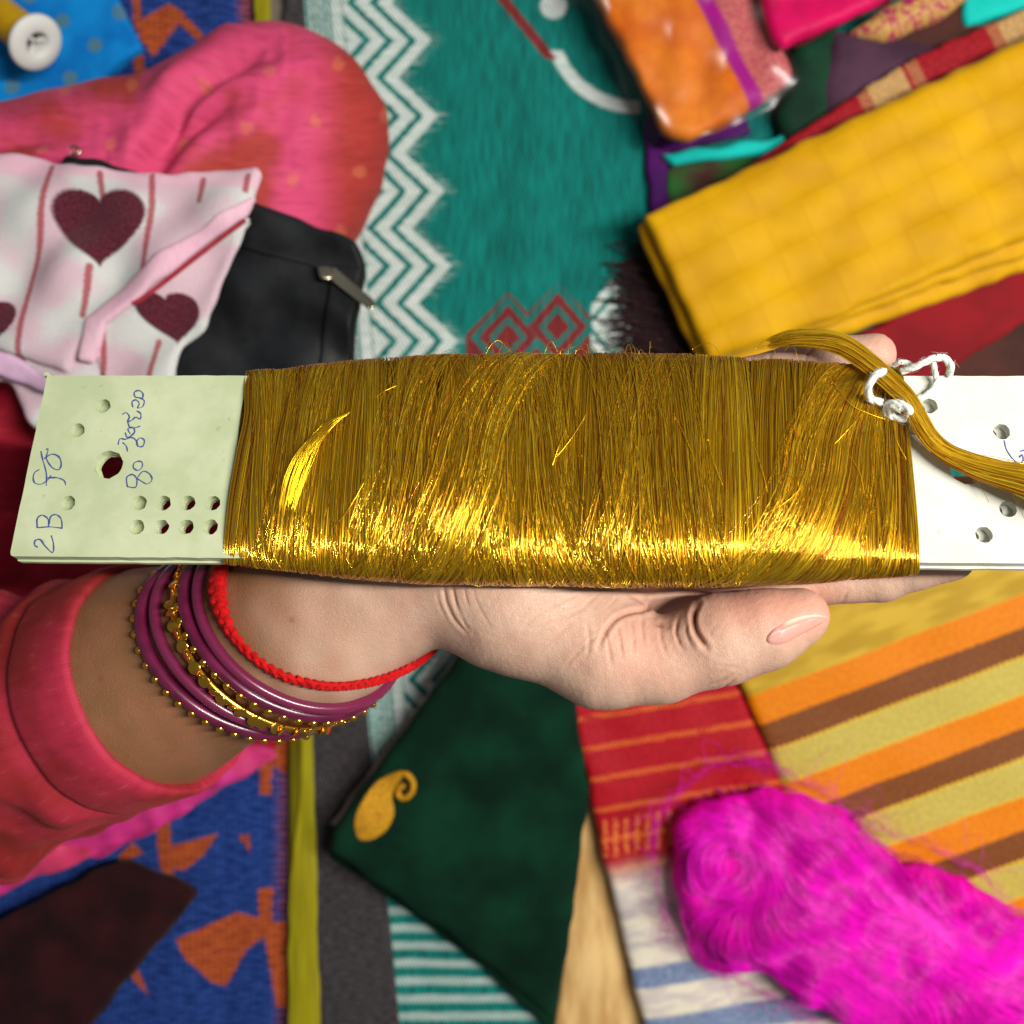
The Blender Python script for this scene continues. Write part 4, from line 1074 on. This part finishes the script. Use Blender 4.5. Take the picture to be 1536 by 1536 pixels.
# thumb nail: a curved plate bedded in the thumb's side
m_nail = material('nail', lambda: (attr(), noise(objco(), 90, 1), None), rough=.36, sss=.1, coat=.08, bump=.05)
UP = catmull([(1149, 957), (1160, 943), (1178, 932), (1200, 924), (1224, 921), (1242, 926)], 6); LO = catmull([(1149, 959), (1155, 967), (1175, 967), (1200, 954), (1224, 941), (1242, 929)], 6)
rows = 9; m = len(UP); VV = []; CC = []
for j in range(rows):
    t = j / (rows - 1)
    for i in range(m):
        q = UP[i] * (1 - t) + LO[i] * t
        p, nn = on_hand(q[0], q[1])
        if p is None:
            hp = HB.find_nearest(P(q[0], q[1], .350)); p, nn = hp[0], hp[1]
        e = min(t, 1 - t, i / (m - 1) * 1.6) * 2
        VV.append(p + nn * (-.0001 + .0008 * min(1, e * 2.2)))
        s = i / (m - 1); wt = np.clip((.20 - t) / .06, 0, 1) * .85 * np.clip((s - .35) / .1, 0, 1)
        c_ = np.array(lin(206, 150, 138, .92)[:3]) * (1 - min(1, wt)) + np.array(lin(240, 220, 196, .95)[:3]) * min(1, wt)
        CC.append((*c_, 1))
VV = np.array([tuple(v) for v in VV]); idx = np.arange(rows * m).reshape(rows, m)
Qn = np.stack([idx[:-1, :-1], idx[:-1, 1:], idx[1:, 1:], idx[1:, :-1]], -1).reshape(-1, 4)
link('thumb_nail', np_mesh('thumb_nail', VV, Qn[:, ::-1], col=np.array(CC)), m_nail, person)

# sleeve
def f_dress(spots_=True, base1=lin(220, 76, 122, .86), base2=lin(180, 62, 58, .85)):
    def f():
        px, py = uvpx(); n = noise(vec(px * .006, py * .006), 1.0, 3)
        c = mix(n.ss(.46, .62).max(px.ss(450, 530) if spots_ else 0.0) if spots_ else n.ss(.42, .60), base1, base2)  # coral at the knee's right rim: shot-silk sheen painted as colour
        if spots_:
            a = (px * .93 + py * .36) / 92; b = (py * .93 - px * .36) / 92 + (a.floor() * .5)
            fa, fb = a.fract() - .5, b.fract() - .5
            r = (fa * fa + fb * fb).sqrt() + (noise(vec(px * .12, py * .12), 1.0, 1) - .5) * .14
            c = mix(r.ss(.07, .13, 1, 0) * .42, c, lin(214, 124, 84, .95))
        k = noise(vec(px * .5, py * .5), 1.0, 2); st_ = noise(vec(px * .03, py * .12), 1.0, 4)
        c = mix(st_.ss(.45, .75) * .3, c, lin(120, 22, 40, .7)); c = mix(st_.ss(.2, .42, 1, 0) * .2, c, lin(236, 120, 130, .9))
        return c, k + weave(px, py, 3, 3) * .3, None
    return f
m_dress = material('pink_dress', f_dress(), rough=.62, sheen=.5, sheen_tint=lin(255, 150, 110), bump=.15)
m_sleeve = material('pink_sleeve', f_dress(False, lin(186, 48, 74, .8), lin(150, 42, 42, .76)), rough=.6, sheen=.5, sheen_tint=lin(255, 140, 110), bump=.15)  # sleeve cloth darkened: the dim lower left is put into its colour
m_hem = material('pink_skirt', f_dress(False, lin(176, 24, 48, .9), lin(150, 18, 38, .9)), rough=.65, sheen=.4, sheen_tint=lin(255, 120, 140), bump=.15)
ax_s = np.array(A0 - A1); Ls = np.linalg.norm(ax_s); ax_s /= Ls
e1 = np.cross(ax_s, (0, 0, 1)); e1 /= np.linalg.norm(e1); e2 = np.cross(e1, ax_s)
prof = [(.000, .0420), (-.0016, .0446), (-.0022, .0462), (.0005, .0474), (.004, .0478), (.016, .0480), (.026, .0482), (.0285, .0478), (.0297, .0466), (.031, .0472), (.034, .0486), (.045, .0500), (.06, .0515), (.08, .053), (.10, .0545), (.13, .056), (.18, .058)]
hs = np.concatenate([[p[0] for p in prof[:11]], np.linspace(.036, .18, 60)]); rs_ = np.concatenate([[p[1] for p in prof[:11]], np.interp(np.linspace(.036, .18, 60), [p[0] for p in prof[10:]], [p[1] for p in prof[10:]])])
prof = list(zip(hs, rs_))
n = 128; V = []; uv = []
for h, r in prof:
    for k in range(n):
        a = 2 * math.pi * k / n
        w = (.0009 + .0050 * max(0, min(1, (h - .03) / .03))) * (math.sin(a * 3 + h * 40) + .6 * math.sin(a * 7 - h * 60) + .5 * math.sin(h * 190 + 3 * a))
        g = max(0., min(1., (h - .031) / .02))
        rr = r + w * .55 + g * .0035 * float(nz(np.array(h * 1000 + 30 * math.sin(a)), np.array(a * 30. if a < math.pi else (2 * math.pi - a) * 30.), 46, 91)) + .0005 * float(nz(np.array(h * 1000), np.array(60 * math.sin(a)), 14, 92))
        p = np.array(A1) + ax_s * (h - .016 + .004 * math.sin(a + .6)) + (e1 * math.cos(a) + e2 * math.sin(a)) * (rr + .0015)
        V.append(p); uv.append((.2 - h * 3.2, .9 + a * .1))
Q = [(i * n + k, i * n + (k + 1) % n, (i + 1) * n + (k + 1) % n, (i + 1) * n + k) for i in range(len(prof) - 1) for k in range(n)]
link('sleeve', np_mesh('sleeve', V, Q, uv=uv), m_sleeve, person)

# lap and knee under the dress
L_ = SDF((-.55, -.02, -.02), (-.02, .36, .20), .004)
kn = P(418, 214, .065)
L_.cone(P(-420, 470, .075), P(120, 352, .068), .088, .076, .03); L_.cone(P(120, 352, .068), kn, .076, .062, .03)
L_.cone(kn, P(330, 520, .05), .060, .055, .03); L_.cone(P(330, 520, .05), P(-200, 640, .05), .055, .07, .03)
L_.cone(P(-350, 560, .06), P(250, 430, .06), .09, .08, .04)
V, Q = L_.mesh(); V = smooth_v(V, Q, 3); V, Q = subdivide(V, Q); V = smooth_v(V, Q, 3)
Nn = vnormals(V, Q)
if Nn[np.argmax(V[:, 2])][2] < 0: Q = Q[:, ::-1]; Nn = -Nn
px, py = to_px(V)
FD = [([(400, 74), (330, 100), (280, 146), (246, 200), (190, 262)], .015, 15), ([(360, 146), (305, 176), (266, 212), (225, 262), (190, 300)], .013, 14), ([(150, 186), (168, 215), (160, 260)], .006, 16), ([(470, 120), (420, 180), (380, 260)], .003, 22),
      ([(-50, 230), (40, 206), (120, 205)], .006, 16), ([(530, 330), (505, 250), (470, 180)], .0025, 22), ([(330, 80), (250, 130), (190, 160)], -.004, 16)]
V = V - Nn * crease(FD, V, 70, 0)[:, None] - Nn * (.0015 * nz(px, py, 130, 12))[:, None]
V = V[:, :] ; V[:, 2] = np.maximum(V[:, 2], .004)
link('dress_lap', np_mesh('dress_lap', V, Q, uv=np.stack([px, py], 1) / 1000), m_dress, person)
HEM = [(-220, 520), (30, 580), (260, 600), (440, 720), (500, 860), (474, 1030), (398, 1140), (205, 1232), (0, 1332), (-220, 1430)]
hemline = np.array([(480, 1040), (398, 1140), (205, 1232), (0, 1332), (-220, 1430)], float)
def z_skirt(x, y):
    d = seg_dist(x, y, hemline, False)
    z = .018 + .12 * np.clip((d - 25) / 330, 0, 1) ** .7
    f = np.sin((x + .35 * y) / 24 + .8 * np.sin(y / 90)) * .006 * np.clip((d - 90) / 100, 0, 1)
    return z + f + .003 * nz(x, y, 140, 14)
sk = sheet('dress_skirt', HEM, z_skirt, .012, m_hem, person, sp=10, zref=.05, er=.004, rc=14, wob=4)
m_trim = material('magenta_hem', f_dress(False, lin(196, 48, 128, .95), lin(206, 60, 104, .95)), rough=.5, sheen=.5, bump=.15)
HM = [(392, 1142), (402, 1152), (205, 1268), (0, 1352), (-220, 1450), (-220, 1380), (0, 1285), (205, 1196), (340, 1130)]
sheet('dress_hem', HM, lambda x, y: z_skirt(x, y) + .006 + .002 * nz(x, y, 60, 3), .008, m_trim, person, sp=10, zref=.05, er=.003, rc=8, wob=3)

#===SECTION bangles
# ------------------------------------------------------------------ bangles and thread on the arm
def ring_path(px_pts, off, n=90):
    """full loop round the arm through the plane of the points seen on its near side"""
    pts = []
    for x, y in px_pts:
        p, nn = on_hand(x, y)
        if p is not None: pts.append(np.array(p))
    pts = np.array(pts); c = pts.mean(0); w = np.linalg.svd(pts - c)[2][2]
    a, b = np.array(A1), np.array(A2_)
    t = ((c - a) @ w) / ((b - a) @ w); o = a + (b - a) * t
    e = pts[0] - o; e -= w * (e @ w); e /= np.linalg.norm(e); f = np.cross(w, e)
    R_ = []
    for k in range(n):
        d = e * math.cos(2 * math.pi * k / n) + f * math.sin(2 * math.pi * k / n)
        h = HB.ray_cast(Vector(o + d * .12), Vector(-d))
        R_.append((Vector(h[0]) - Vector(o)).length if h[0] is not None else .04)
    R_ = np.array(R_); 
    for _ in range(10): R_ = (np.roll(R_, 1) + 2 * R_ + np.roll(R_, -1)) / 4
    out = [o + (e * math.cos(2 * math.pi * k / n) + f * math.sin(2 * math.pi * k / n)) * (R_[k] + off) for k in range(n)]
    return np.array(out), o, w
cz = lambda L4: [(60 + x / 2.327, 820 + y / 2.327) for x, y in L4]
m_maroonglass = material('maroon_glass', lambda: (mix(noise(objco(), 120, 2).ss(.3, .7), lin(84, 12, 46, .85), lin(108, 22, 64, .85)), None, None), rough=.28, coat=.35, spec=.5)
m_pinkglass = material('plum_glass', color=lin(116, 32, 70, .85), rough=.26, coat=.35, spec=.5)
m_goldm = material('polished_gold', color=lin(232, 178, 70, .97), rough=.22, metallic=1.0)
m_redth = material('red_cotton_thread', lambda: (mix(noise(objco(), 500, 2).ss(.3, .7), lin(170, 4, 8, .9), lin(206, 14, 16, .92)), noise(objco(), 1800, 2), None), rough=.75, sheen=.3, bump=.5)
dotm = None
def bangle(name, label, pts, rad, mat, off, dots=0, group=None, dotr=.0016, disc=False):
    global dotm
    path, o, w = ring_path(cz(pts), off)
    t = thing(name, label, 'bangle' if 'bangle' in name else 'bracelet', group=group)
    bd = tube('band', path, rad, mat, t, 12, closed=True)
    if dots:
        if dotm is None:
            import bmesh
            bm = bmesh.new(); bmesh.ops.create_icosphere(bm, subdivisions=2, radius=1); dotm = bpy.data.meshes.new('gold_dot'); bm.to_mesh(dotm); bm.free()
            dotm.polygons.foreach_set('use_smooth', np.ones(len(dotm.polygons), bool)); dotm.materials.append(m_goldm)
        s = np.linspace(0, len(path), dots, endpoint=False)
        for q in s:
            i = int(q) % len(path); p = path[i]; out = p - o; out /= np.linalg.norm(out)
            d = bpy.data.objects.new('sequin' if disc else 'gold_dot', dotm); COL.objects.link(d); d.parent = bd
            if disc:
                d.location = p + out * rad * .9 + w * RNG.normal(0, .0004); d.scale = (.0025, .0025, .0006)
                d.rotation_euler = Vector(out + RNG.normal(0, .4, 3)).to_track_quat('Z', 'Y').to_euler()
            else:
                side = -1 if (w @ np.array(A2_ - A1)) > 0 else 1
                d.location = p + out * rad * .75 + w * side * rad * .65; d.scale = (dotr,) * 3
    return t
bangle('bangle', 'maroon glass bangle studded with gold dots, closest to the sleeve cuff', [(420, 110), (385, 200), (385, 290), (405, 370), (440, 450), (510, 530), (600, 585), (700, 618), (780, 630)], .0026, m_maroonglass, .0018, 44)
bangle('bangle', 'plain plum glass bangle between the dotted maroon bangle and gold bangle', [(450, 110), (424, 200), (440, 320), (500, 430), (580, 515), (680, 580), (790, 608)], .0023, m_pinkglass, .0018)
bangle('bangle', 'gold sequinned bangle in the middle of the stack', [(510, 110), (485, 200), (500, 270), (522, 330), (560, 410), (625, 490), (705, 550), (790, 590)], .0018, m_goldm, .0022, 62, disc=True)
bangle('bangle', 'maroon glass bangle with gold dots just beside the red thread', [(530, 90), (525, 170), (550, 270), (600, 370), (680, 455), (755, 520), (840, 560), (940, 562)], .0024, m_maroonglass, .0020, 46)
bangle('bangle', 'plain plum glass bangle touching the red thread side of the stack', [(566, 100), (572, 200), (596, 300), (645, 370), (725, 452), (840, 528), (930, 540)], .0022, m_pinkglass, .0014)
path, o, w = ring_path(cz([(645, 80), (645, 150), (668, 260), (725, 340), (805, 415), (900, 465), (1000, 482), (1100, 462)]), .0012, 160)
rt = thing('thread_bracelet', 'red braided cotton thread tied round the wrist above the bangles', 'bracelet')
n = len(path); i = np.arange(n)
pxr, pyr = to_px(path); near = np.array([on_hand(x, y)[0] is not None for x, y in zip(pxr, pyr)])
thick = .0019 + .0022 * np.exp(-((pyr - 880) / 55) ** 2) * (pxr < 420)
out = path - o; out /= np.linalg.norm(out, axis=1, keepdims=True)
for k in range(3):
    a = i * 2 * math.pi / 160 * 26 + k * 2.094
    pth = path + w * (np.sin(a) * thick * .75)[:, None] + out * (np.cos(2 * a) * thick * .35 + thick * .2)[:, None]
    tube('strand', pth, thick * .62 if False else np.concatenate([thick, thick[:1]]) * .62, m_redth, rt, 8, closed=True)

#===SECTION lapthings
# ------------------------------------------------------------------ pouch and heart cloth on the lap
m_leather = material('black_leather', lambda: (mix(noise(objco(), 40, 3).ss(.3, .7), lin(16, 17, 19), lin(34, 36, 39)), noise(objco(), 900, 3), None), rough=.42, bump=.25, bdist=.0006)
m_steel = material('zip_metal', color=lin(190, 184, 160, .9), rough=.25, metallic=1.0)
pouch = thing('zip_pouch', 'black leather zip pouch lying on the pink lap', 'pouch')
z_p = lambda x, y: .166 + .003 * nz(x, y, 200, 22)
PO = [(84, 222), (385, 300), (532, 356), (546, 392), (512, 640), (60, 600)]
sheet('panel', PO, z_p, .018, m_leather, pouch, sp=14, er=.006, zref=.166, rc=16)
sheet('seam_band', [(372, 306), (530, 366), (542, 398), (536, 420), (462, 398), (352, 372)], lambda x, y: z_p(x, y) + .0022, .003, m_leather, pouch, sp=12, er=.001, zref=.166, rc=5)
sheet('zip_tape', [(500, 396), (541, 402), (508, 640), (470, 640)], lambda x, y: z_p(x, y) + .0030, .003, m_leather, pouch, sp=12, er=.001, zref=.166, rc=4)
pull = sheet('zip_pull', [(496, 404), (504, 402), (562, 452), (566, 464), (556, 468), (500, 424)], lambda x, y: z_p(x, y) + .0075 - .00003 * (x - 500), .0022, m_steel, pouch, sp=6, er=.0009, zref=.166, rc=4, wob=0)
sheet('zip_slider', [(478, 402), (498, 400), (506, 414), (500, 426), (484, 424)], lambda x, y: z_p(x, y) + .0085, .007, m_steel, pouch, sp=6, er=.002, zref=.166, rc=6, wob=0)
tube('zip_end', catmull([P(x, y, .172) for x, y in ((104, 222), (112, 220), (119, 225), (116, 232), (106, 230))], 5), .0009, m_steel, pouch, 8)

def heart(px, py, cx, cy, s, tilt=0.0):
    x = (px - cx) / s; y = (py * -1 + cy) / s
    if tilt: x, y = x + y * tilt, y
    y = y * 1.42
    q = y - x.abs().sqrt() * .72
    return ((x * x + q * q).sqrt()).ss(.93, 1.03, 1, 0)
def f_hearts():
    px, py = uvpx()
    jg = (noise(vec(px * .25, py * .25), 1.0, 2) - .5) * 5
    x = px + jg; y = py + jg
    n = noise(vec(px * .009, py * .009), 1.0, 1)
    c = mix(n.ss(.42, .56), lin(226, 196, 208, .92), lin(222, 224, 222, .92))
    rim = (y - 232 - (x - 30) * .06).ss(24, 34, 1, 0)
    c = mix(rim * .8, c, lin(240, 190, 210, .95))
    ln = None
    for (xa, ya, xb, yb) in ((77, 250, 36, 470), (36, 470, 26, 540), (152, 262, 153, 305), (136, 400, 122, 472), (228, 264, 224, 330), (224, 330, 214, 422), (303, 268, 298, 300), (371, 262, 368, 285), (152, 492, 146, 560), (232, 510, 222, 570)):
        dx, dy = xb - xa, yb - ya; L = math.hypot(dx, dy)
        t = (((x - xa) * (dx / L) + (y - ya) * (dy / L)) / L).max(0.0).min(1.0)
        d = ((x - xa - t * dx) * (x - xa - t * dx) + (y - ya - t * dy) * (y - ya - t * dy)).sqrt()
        q = d.ss(3.0, 6.0, 1, 0); ln = q if ln is None else ln.max(q)
    c = mix(ln * .85, c, lin(176, 58, 72, .9))
    h = heart(x, y, 148, 352, 71).max(heart(x, y, -16, 492, 42)).max(heart(x, y, 254, 482, 47, .25))
    c = mix(h, c, mix(noise(vec(px * .3, py * .3), 1.0, 2).ss(.4, .65), lin(80, 20, 38, .85), lin(120, 50, 66, .85)))
    return c, noise(vec(px * .45, py * .45), 1.0, 3) + h * .8, None
m_hearts = material('heart_fleece', f_hearts, rough=.95, sheen=.7, bump=.8, bdist=.002)
m_pinkedge = plain_cloth('pink_fleece_edge', lin(232, 192, 208, .92), lin(226, 180, 200, .92), rough=.95, sheen=.6)
m_redline = plain_cloth('red_yarn', lin(170, 50, 66, .9), rough=.9)
hk = thing('heart_cloth', 'white and pink fleece cloth with maroon hearts over the black pouch', 'cloth')
z_h = lambda x, y: .184 + .004 * nz(x, y, 170, 23)
sheet('under_flap', [(372, 318), (340, 390), (302, 488), (262, 522), (258, 600), (150, 600), (120, 470)], lambda x, y: z_h(x, y) - .004, .008, m_hearts, hk, sp=9, er=.004, zref=.184, rc=12)
sheet('lower_flap', [(-140, 490), (60, 500), (140, 520), (200, 560), (180, 640), (60, 655), (30, 630), (0, 570), (-140, 580)], lambda x, y: z_h(x, y) - .006, .010, m_hearts, hk, sp=9, er=.005, zref=.184, rc=12)
sheet('upper_flap', [(-140, 215), (28, 228), (132, 250), (252, 258), (384, 244), (391, 256), (372, 314), (250, 402), (140, 484), (96, 562), (20, 530), (-140, 500)], z_h, .009, m_hearts, hk, sp=9, er=.0045, zref=.184, rc=12)
sheet('fold_edge', [(384, 290), (370, 326), (262, 408), (160, 490), (140, 545), (118, 540), (126, 478), (236, 384)], lambda x, y: z_h(x, y) + .0022, .006, m_pinkedge, hk, sp=8, er=.003, zref=.184, rc=6)
tube('red_stitch', [P(x, y, .1875) for x, y in catmull([(368, 330), (330, 358), (286, 392), (240, 428), (206, 452), (196, 450)], 8)], .0013, m_redline, hk, 8)
sheet('pale_binding', [(-140, 502), (20, 530), (60, 560), (130, 600), (120, 612), (40, 578), (-140, 520)], lambda x, y: z_h(x, y) + .002, .006, plain_cloth('lilac_binding', lin(206, 170, 200, .95), rough=.8), hk, sp=9, er=.003, zref=.184, rc=5)

#===SECTION skein
# ------------------------------------------------------------------ magenta silk skein
def f_mag():
    px, py = uvpx(); r = px / 1000
    return mix(r.ss(0, .8), lin(196, 0, 128, .95), lin(255, 8, 220, 1.0)), None, None
m_mag = material('magenta_silk', f_mag, rough=.42, sheen=.5, spec=.4, sheen_tint=lin(255, 120, 230))
m_magcore = material('magenta_core', lambda: (mix(noise(objco(), 90, 3).ss(.35, .65), lin(232, 0, 160, .97), lin(255, 0, 205, 1.0)), noise(objco(), 400, 4), None), rough=.7, bump=.9, bdist=.003)
skein = thing('thread_skein', 'fluffy magenta silk thread skein lying on the red saree', 'skein')
MG = SDF((.06, -.40, .0), (.46, -.10, .13), .0035)
zk = .062
for a, b, ra, rb in (((1085, 1262), (1200, 1330), .030, .040), ((1200, 1330), (1360, 1420), .040, .040), ((1360, 1420), (1600, 1560), .040, .046), ((1100, 1330), (1240, 1420), .030, .034), ((1160, 1232), (1240, 1270), .026, .024), ((1060, 1300), (1090, 1370), .024, .024), ((1340, 1340), (1480, 1400), .026, .028), ((1240, 1440), (1420, 1540), .03, .034)):
    MG.cone(P(*a, zk - .012), P(*b, zk - .012), ra * .86, rb * .86, .02, flat=(0, 0, 1), fl=.72)
V, Q = MG.mesh(); V = smooth_v(V, Q, 2); Nn = vnormals(V, Q)
if Nn[np.argmax(V[:, 2])][2] < 0: Q = Q[:, ::-1]; Nn = -Nn
px, py = to_px(V); V = V + Nn * (.0035 * nz(px, py, 120, 61) - .005 * np.exp(-((px - 1090) / 20) ** 2 - ((py - 1285) / 40) ** 2) - .006 * np.exp(-((px - 1095) / 45) ** 2 - ((py - 1372) / 16) ** 2) - .005 * np.exp(-((px - 1455) / 40) ** 2 - ((py - 1385) / 16) ** 2))[:, None]
link('skein_core', np_mesh('skein_core', V, Q), m_magcore, skein)
SB = BVHTree.FromPolygons([tuple(v) for v in V], [tuple(q) for q in Q.tolist()])
# strands flow along the skein, fan over its surface and turn round its near end
def flow(x, y):
    """unit direction of the hank on the picture plane"""
    ang = .55 + .55 * nz(x, y, 330, 71) + .12 * nz(x, y, 120, 72)
    cx, cy = 1092, 1290; r = np.hypot(x - cx, y - cy); th = np.arctan2(y - cy, x - cx) + np.pi / 2
    w = np.exp(-(r / 95) ** 2)
    vx = np.cos(ang) * (1 - w) + np.cos(th) * w * 1.2; vy = np.sin(ang) * (1 - w) + np.sin(th) * w * 1.2
    L = np.hypot(vx, vy) + 1e-9
    return vx / L, vy / L
N = 7500; K = 30
sx = RNG.uniform(960, 1640, N * 2); sy = RNG.uniform(1130, 1640, N * 2)
ok = np.array([SB.ray_cast(Vector((0, 0, CAMH)), (P(x, y, .02) - Vector((0, 0, CAMH))).normalized())[0] is not None for x, y in zip(sx, sy)])
sx, sy = sx[ok][:N], sy[ok][:N]; N = len(sx)
X_ = np.zeros((N, K)); Y_ = np.zeros((N, K)); X_[:, 0] = sx; Y_[:, 0] = sy; step = RNG.uniform(5, 13, N)
dev = RNG.normal(0, .07, N)
for k in range(1, K):
    vx, vy = flow(X_[:, k - 1], Y_[:, k - 1]); c_, s_ = np.cos(dev), np.sin(dev)
    X_[:, k] = X_[:, k - 1] + (vx * c_ - vy * s_) * step; Y_[:, k] = Y_[:, k - 1] + (vx * s_ + vy * c_) * step
paths = np.zeros((N, K, 3)); lf = RNG.uniform(-.0006, .0018, N) + .0012 * nz(sx, sy, 34, 77); o = Vector((0, 0, CAMH))
for i in range(N):
    lz = None
    for k in range(K):
        p0 = P(X_[i, k], Y_[i, k], .06); h = SB.ray_cast(Vector((p0.x, p0.y, .3)), Vector((0, 0, -1)))
        if h[0] is not None:
            q = h[0] + h[1] * (lf[i] + .0004); lz = q.z
        else:
            lz = (lz if lz is not None else .03) - .002; q = Vector((p0.x, p0.y, max(lz, .030)))
        paths[i, k] = q
for _ in range(2): paths[:, 1:-1] = (paths[:, :-2] + 2 * paths[:, 1:-1] + paths[:, 2:]) / 4
V, Q, uv = strands(paths, RNG.uniform(.00012, .00030, N))
uv[:, 0] = np.repeat(np.clip(.55 + .35 * nz(sx, sy, 34, 77) + RNG.normal(0, .2, N), 0, 1), K * 3)
o_ = link('silk_strands', np_mesh('silk_strands', V, Q, uv=uv), m_mag, skein); o_['kind'] = 'stuff'
# fuzzy stray loops around the rim
N = 170; K = 24; t = np.linspace(0, 1, K); W_ = []
rim = catmull([(990, 1330), (985, 1250), (1020, 1190), (1090, 1150), (1160, 1155), (1240, 1195), (1300, 1240), (1400, 1275), (1490, 1330), (1560, 1400)], 20)
rim2 = catmull([(985, 1300), (1000, 1380), (1060, 1430), (1130, 1475), (1220, 1515), (1300, 1560)], 20)
for k in range(N):
    R_ = rim if RNG.random() < .62 else rim2
    i0 = RNG.integers(0, len(R_) - 25); p, q = R_[i0], R_[i0 + RNG.integers(8, 25)]
    nrm = np.array([(q - p)[1], -(q - p)[0]]); nrm = nrm / (np.hypot(*nrm) + 1e-9) * (1 if R_ is rim else -1)
    amp = RNG.exponential(14) + 3
    ctr = p[None] * (1 - t)[:, None] + q[None] * t[:, None]
    off = amp * np.sin(np.pi * t) + RNG.normal(0, 3) * np.sin(2 * np.pi * t * RNG.uniform(1, 3))
    b = ctr + nrm[None] * off[:, None] + np.stack([np.sin(t * RNG.uniform(4, 12) + k), np.cos(t * RNG.uniform(4, 12) + k)], 1) * RNG.uniform(1, 5)
    W_.append(PN(b[:, 0], b[:, 1], .050 + .012 * np.sin(t * 5 + k)))
V, Q, uv = strands(np.array(W_), .00013)
o_ = link('stray_loops', np_mesh('stray_loops', V, Q, uv=uv), m_mag, skein); o_['kind'] = 'stuff'
#===END
